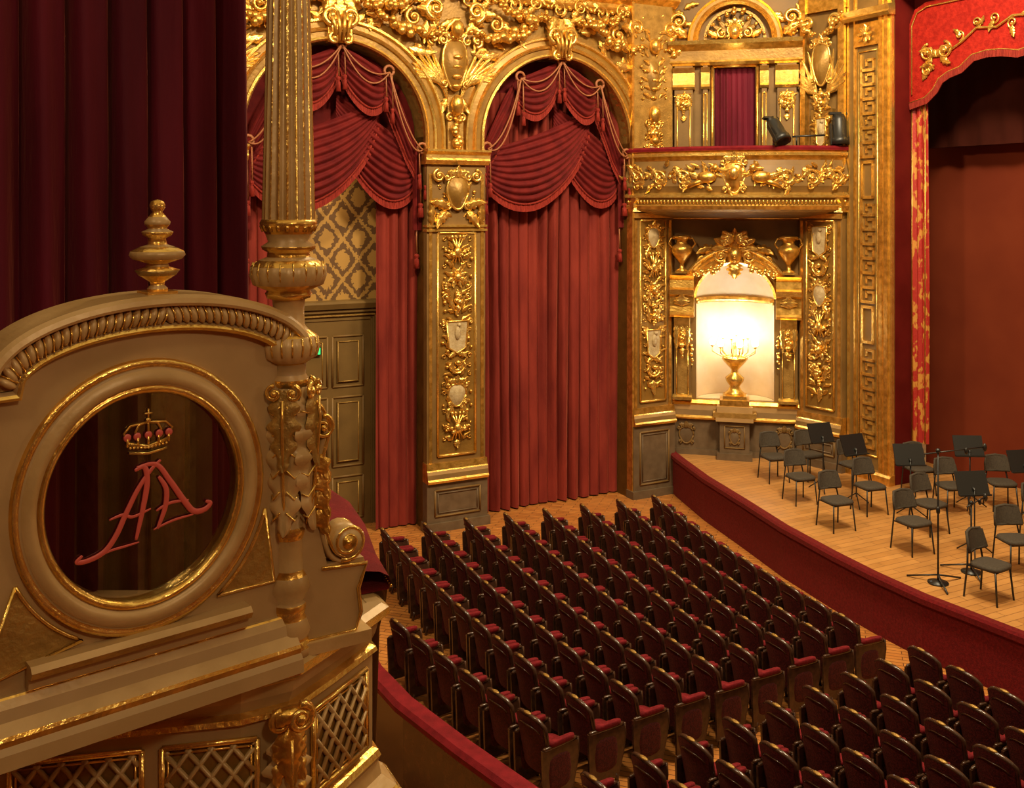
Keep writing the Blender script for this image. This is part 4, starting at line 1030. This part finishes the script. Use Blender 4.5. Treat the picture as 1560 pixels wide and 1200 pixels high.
# ------------------------------------------------------------------ foreground fluted column
b = B(); C = (0, 0, 0); n = 18
def shaft(u, v):
    z = 6.045 + 1.35 * v; r = .087 - .031 * min(1, v * 1.0); i = int(round(u * n * 8)) % 8
    d = [1, .985, .93, .885, .87, .885, .93, .985][i]
    th = u * 2 * pi; return (r * d * cos(th), r * d * sin(th), z)
b.grid(shaft, n * 8, 10, 'taupe', False, True, lambda i, j: 'gold_hi' if i % 8 in (0, 7) else 'taupe_lt')
prof = [(.03, 4.62), (.075, 4.62, 'taupe_lt'), (.077, 4.65, 'taupe_lt'), (.066, 4.67, 'gold_hi'), (.064, 4.68, 'gold'), (.072, 4.70, 'taupe_lt'), (.06, 4.74, 'taupe_lt'), (.054, 4.755, 'gold'), (.058, 4.77, 'gold_hi'), (.058, 4.79, 'gold'), (.05, 4.80, 'taupe_lt'),
        (.072, 4.84, 'taupe_lt'), (.06, 4.88, 'taupe_lt'), (.05, 4.90, 'gold'), (.049, 5.0, 'taupe_lt'), (.052, 5.01, 'gold_hi'), (.056, 5.03, 'gold_hi'), (.05, 5.04, 'gold'), (.05, 5.2, 'taupe_lt'), (.052, 5.5, 'taupe'), (.062, 5.51, 'gold'), (.064, 5.525, 'gold_hi'), (.055, 5.54, 'taupe_lt'), (.056, 5.575, 'taupe'),
        (.062, 5.58, 'gold'), (.09, 5.60, 'taupe_lt', .06), (.097, 5.635, 'taupe_lt', .06), (.088, 5.665, 'taupe_lt', .06), (.065, 5.685, 'gold'), (.052, 5.70, 'taupe_lt'), (.05, 5.75, 'taupe_lt'), (.053, 5.785, 'taupe_lt'), (.07, 5.79, 'gold'), (.076, 5.805, 'gold_hi'), (.07, 5.815, 'gold'), (.110, 5.835, 'gold', .05), (.120, 5.865, 'taupe_lt', .05), (.118, 5.895, 'taupe_lt', .05), (.095, 5.915, 'gold'),
        (.07, 5.925, 'taupe_lt'), (.068, 5.94, 'gold'), (.085, 5.95, 'gold_hi'), (.088, 5.96, 'gold'), (.066, 5.975, 'taupe_lt'), (.075, 6.0, 'taupe_lt'), (.09, 6.025, 'gold'), (.094, 6.035, 'gold_hi'), (.088, 6.048, 'gold'), (.03, 6.05, 'taupe')]
b.lathe(prof, C, 72, 'taupe', 18)
for i in range(18):
    a = 2 * pi * i / 18
    b.tube([(.08 * cos(a), .08 * sin(a), 6.01), (.088 * cos(a), .088 * sin(a), 6.03)], .008, 'gold', 5)
    for (r, z) in ((.122, 5.88), (.1, 5.635)):
        aa = a + pi / 18
        b.tube([(r * .93 * cos(aa), r * .93 * sin(aa), z + .028), (r * 1.0 * cos(aa), r * 1.0 * sin(aa), z), (r * .93 * cos(aa), r * .93 * sin(aa), z - .03)], .0035, 'gold_hi', 4)
for ang in (-38, 42, 122):
    b.T = Matrix.Rotation(radians(ang), 4, 'Z')
    b.leaf(0, 5.50, .47, .135, -pi / 2, 'taupe_lt', -.05, .040, 6, nt=42)
    b.leaf(0, 5.50, .26, .085, -pi / 2, 'gold_dull', -.075, .028, 4, nt=24)
    b.tube([(0, -.104, 5.47), (0, -.108, 5.4), (0, -.100, 5.3), (0, -.085, 5.15), (0, -.06, 5.05)], .0045, 'gold_hi', 5)
    for q in range(6):
        for sg in (-1, 1): b.tube([(sg * .010, -.094, 5.45 - q * .068), (sg * .034, -.080, 5.42 - q * .068), (sg * (.058 - .004 * q), -.060, 5.43 - q * .068)], .0036, 'gold_hi', 4)
    for sg in (-1, 1): b.scroll(sg * .030, 5.49, .026, 1.3, pi / 2, -sg, 'gold_hi', -.085, .008)
    b.T = I4
b.T = Matrix.Rotation(radians(-8), 4, 'Z')
def ribbon(P, w, t, m):
    q = smooth(P, 6)
    b.tube([(p[0], 0, p[1]) for p in q], t, m, 8, fl=w / t)
ribbon([(.05, 5.46), (.09, 5.42), (.115, 5.36), (.10, 5.29), (.085, 5.22), (.088, 5.12), (.10, 5.02), (.13, 4.93), (.17, 4.90)], .045, .013, 'taupe_lt')
for y in (-.045, .045):
    q = smooth([(.05, 5.47), (.095, 5.43), (.125, 5.36), (.11, 5.29), (.093, 5.22), (.098, 5.12), (.11, 5.03), (.14, 4.945), (.18, 4.915)], 6)
    b.tube([(p[0], y, p[1]) for p in q], .006, 'gold_hi', 5)
    b.scroll(.19, 4.965, .062, 2.0, -pi / 2 - .4, 1, 'gold_hi', y + .004, .009)
b.scroll(.10, 5.36, .04, 1.5, pi / 2, -1, 'gold_hi', -.045, .008)
b.tube([(.19, -.05, 4.965), (.19, .05, 4.965)], .055, 'taupe_lt', 16)
b.tube([(.19, -.056, 4.965), (.19, .056, 4.965)], .022, 'gold', 12)
for k in range(4): b.leaf(.085, 5.27 - .06 * k, .09, .05, -1.2, 'gold', -.04, .02, 2)
b.poly([(.03, 4.64), (.22, 4.64), (.24, 4.70), (.23, 4.78), (.26, 4.87), (.25, 4.90), (.12, 4.90), (.07, 5.1), (.03, 5.2)], -.035, .035, 'taupe')
b.tube([(.03, -.04, 4.66), (.22, -.04, 4.66), (.24, -.04, 4.72), (.23, -.04, 4.8), (.26, -.04, 4.88), (.1, -.04, 4.89)], .007, 'gold_hi', 5)
b.box(.0, .27, -.06, .06, 4.62, 4.66, 'taupe_lt')
b.T = I4
b.obj('fluted_column', frame(-.736, 3.245, 39.9))

# ------------------------------------------------------------------ foreground curtain
b = B()
def fc(u, v):
    s = -2.9 + 2.9 * u; z = 3.31 + 4.36 * v
    p = s / .15 * 2 * pi + .8 * sin(s * 4) + .25 * sin(z * 1.1 + s * 3)
    return (s + .022 * cos(p), .06 * sin(p) + .022 * sin(2.1 * p + z) * 1, z)
b.grid(fc, 340, 16, 'curtain_dk')
b.obj('velvet_curtain', frame(-1.154, 4.2, 39.9))
b = B(); b.tube([(-3, 0, 7.72), (.1, 0, 7.72)], .03, 'gold'); b.obj('curtain_rod', frame(-1.154, 4.2, 39.9))
b = B(); b.box(-3.5, -.95, 3.6, 5.9, 3.2, 3.3, 'carpet'); b.obj('floor_box')

# ------------------------------------------------------------------ camera
cam = bpy.data.cameras.new('camera'); co = bpy.data.objects.new('camera', cam); scene.collection.objects.link(co)
co.location = (0, 0, 6.1); co.rotation_euler = (radians(90), 0, 0)
cam.sensor_width = 36; cam.lens = 36 * 1500 / 1560; cam.shift_y = -290 / 1560; cam.clip_end = 200
scene.camera = co

# ------------------------------------------------------------------ light
w = bpy.data.worlds.new('world'); scene.world = w; w.use_nodes = True
nt = w.node_tree; bg = nt.nodes['Background']
tc = nt.nodes.new('ShaderNodeTexCoord'); sp = nt.nodes.new('ShaderNodeSeparateXYZ'); cr = nt.nodes.new('ShaderNodeValToRGB')
nt.links.new(tc.outputs['Generated'], sp.inputs[0]); nt.links.new(sp.outputs[2], cr.inputs[0])
cr.color_ramp.elements[0].color = (.32, .15, .05, 1); cr.color_ramp.elements[1].color = (1.0, .74, .38, 1); cr.color_ramp.elements[1].position = .7
nt.links.new(cr.outputs[0], bg.inputs[0]); bg.inputs[1].default_value = .62
def area(name, loc, tgt, size, power, col=(1, .80, .50)):
    l = bpy.data.lights.new(name, 'AREA'); l.energy = power; l.size = size; l.color = col; l.shape = 'DISK'
    o = bpy.data.objects.new(name, l); scene.collection.objects.link(o); o.location = loc
    o.rotation_euler = (Vector(tgt) - Vector(loc)).to_track_quat('-Z', 'Y').to_euler()
def pnt(name, loc, power, r=.3, col=(1, .80, .50)):
    l = bpy.data.lights.new(name, 'POINT'); l.energy = power; l.shadow_soft_size = r; l.color = col
    o = bpy.data.objects.new(name, l); scene.collection.objects.link(o); o.location = loc
area('hall_fill_light', (4.5, 10, 14), (1.5, 18, 3), 1.8, 1650)  # added warm disk overhead, no fixture modelled, lights the hall
area('corner_fill_light', (-3, 9, 12), (3, 19, 4), 1.0, 650)  # second unseen disk, added to brighten side wall and corner bay
area('stage_fill_light', (5.5, 14, 12.5), (6.8, 16, .8), 2, 520, (1, .84, .56))  # added overhead fill for the stage, not a fixture
pnt('box_fill_light', (1.0, .2, 7.4), 102, .20, (1, .81, .52))  # unseen point light added to lift the foreground box
pnt('box_side_fill', (-1.6, 1.0, 7.3), 26, .15, (1, .79, .50))  # weaker fill added on the left of the box, no wall light there
pnt('wall_right_light', (6, 3, 7), 90, .3)
def fcw(x, y, z): return tuple(FC @ Vector((x, y, z)))
pnt('candelabra_light', fcw(0, .28, 3.35), 34, .12, (.62, .82, 1))
pnt('candelabra_front_light', fcw(0, -.6, 3.45), 6, .2, (1, .9, .75))
pnt('loge_light', tuple(FW @ Vector((-2.3, .55, 6.3))), 15, .2)
pnt('upper_loge_light', fcw(0, -.5, 8.9), 10, .2)
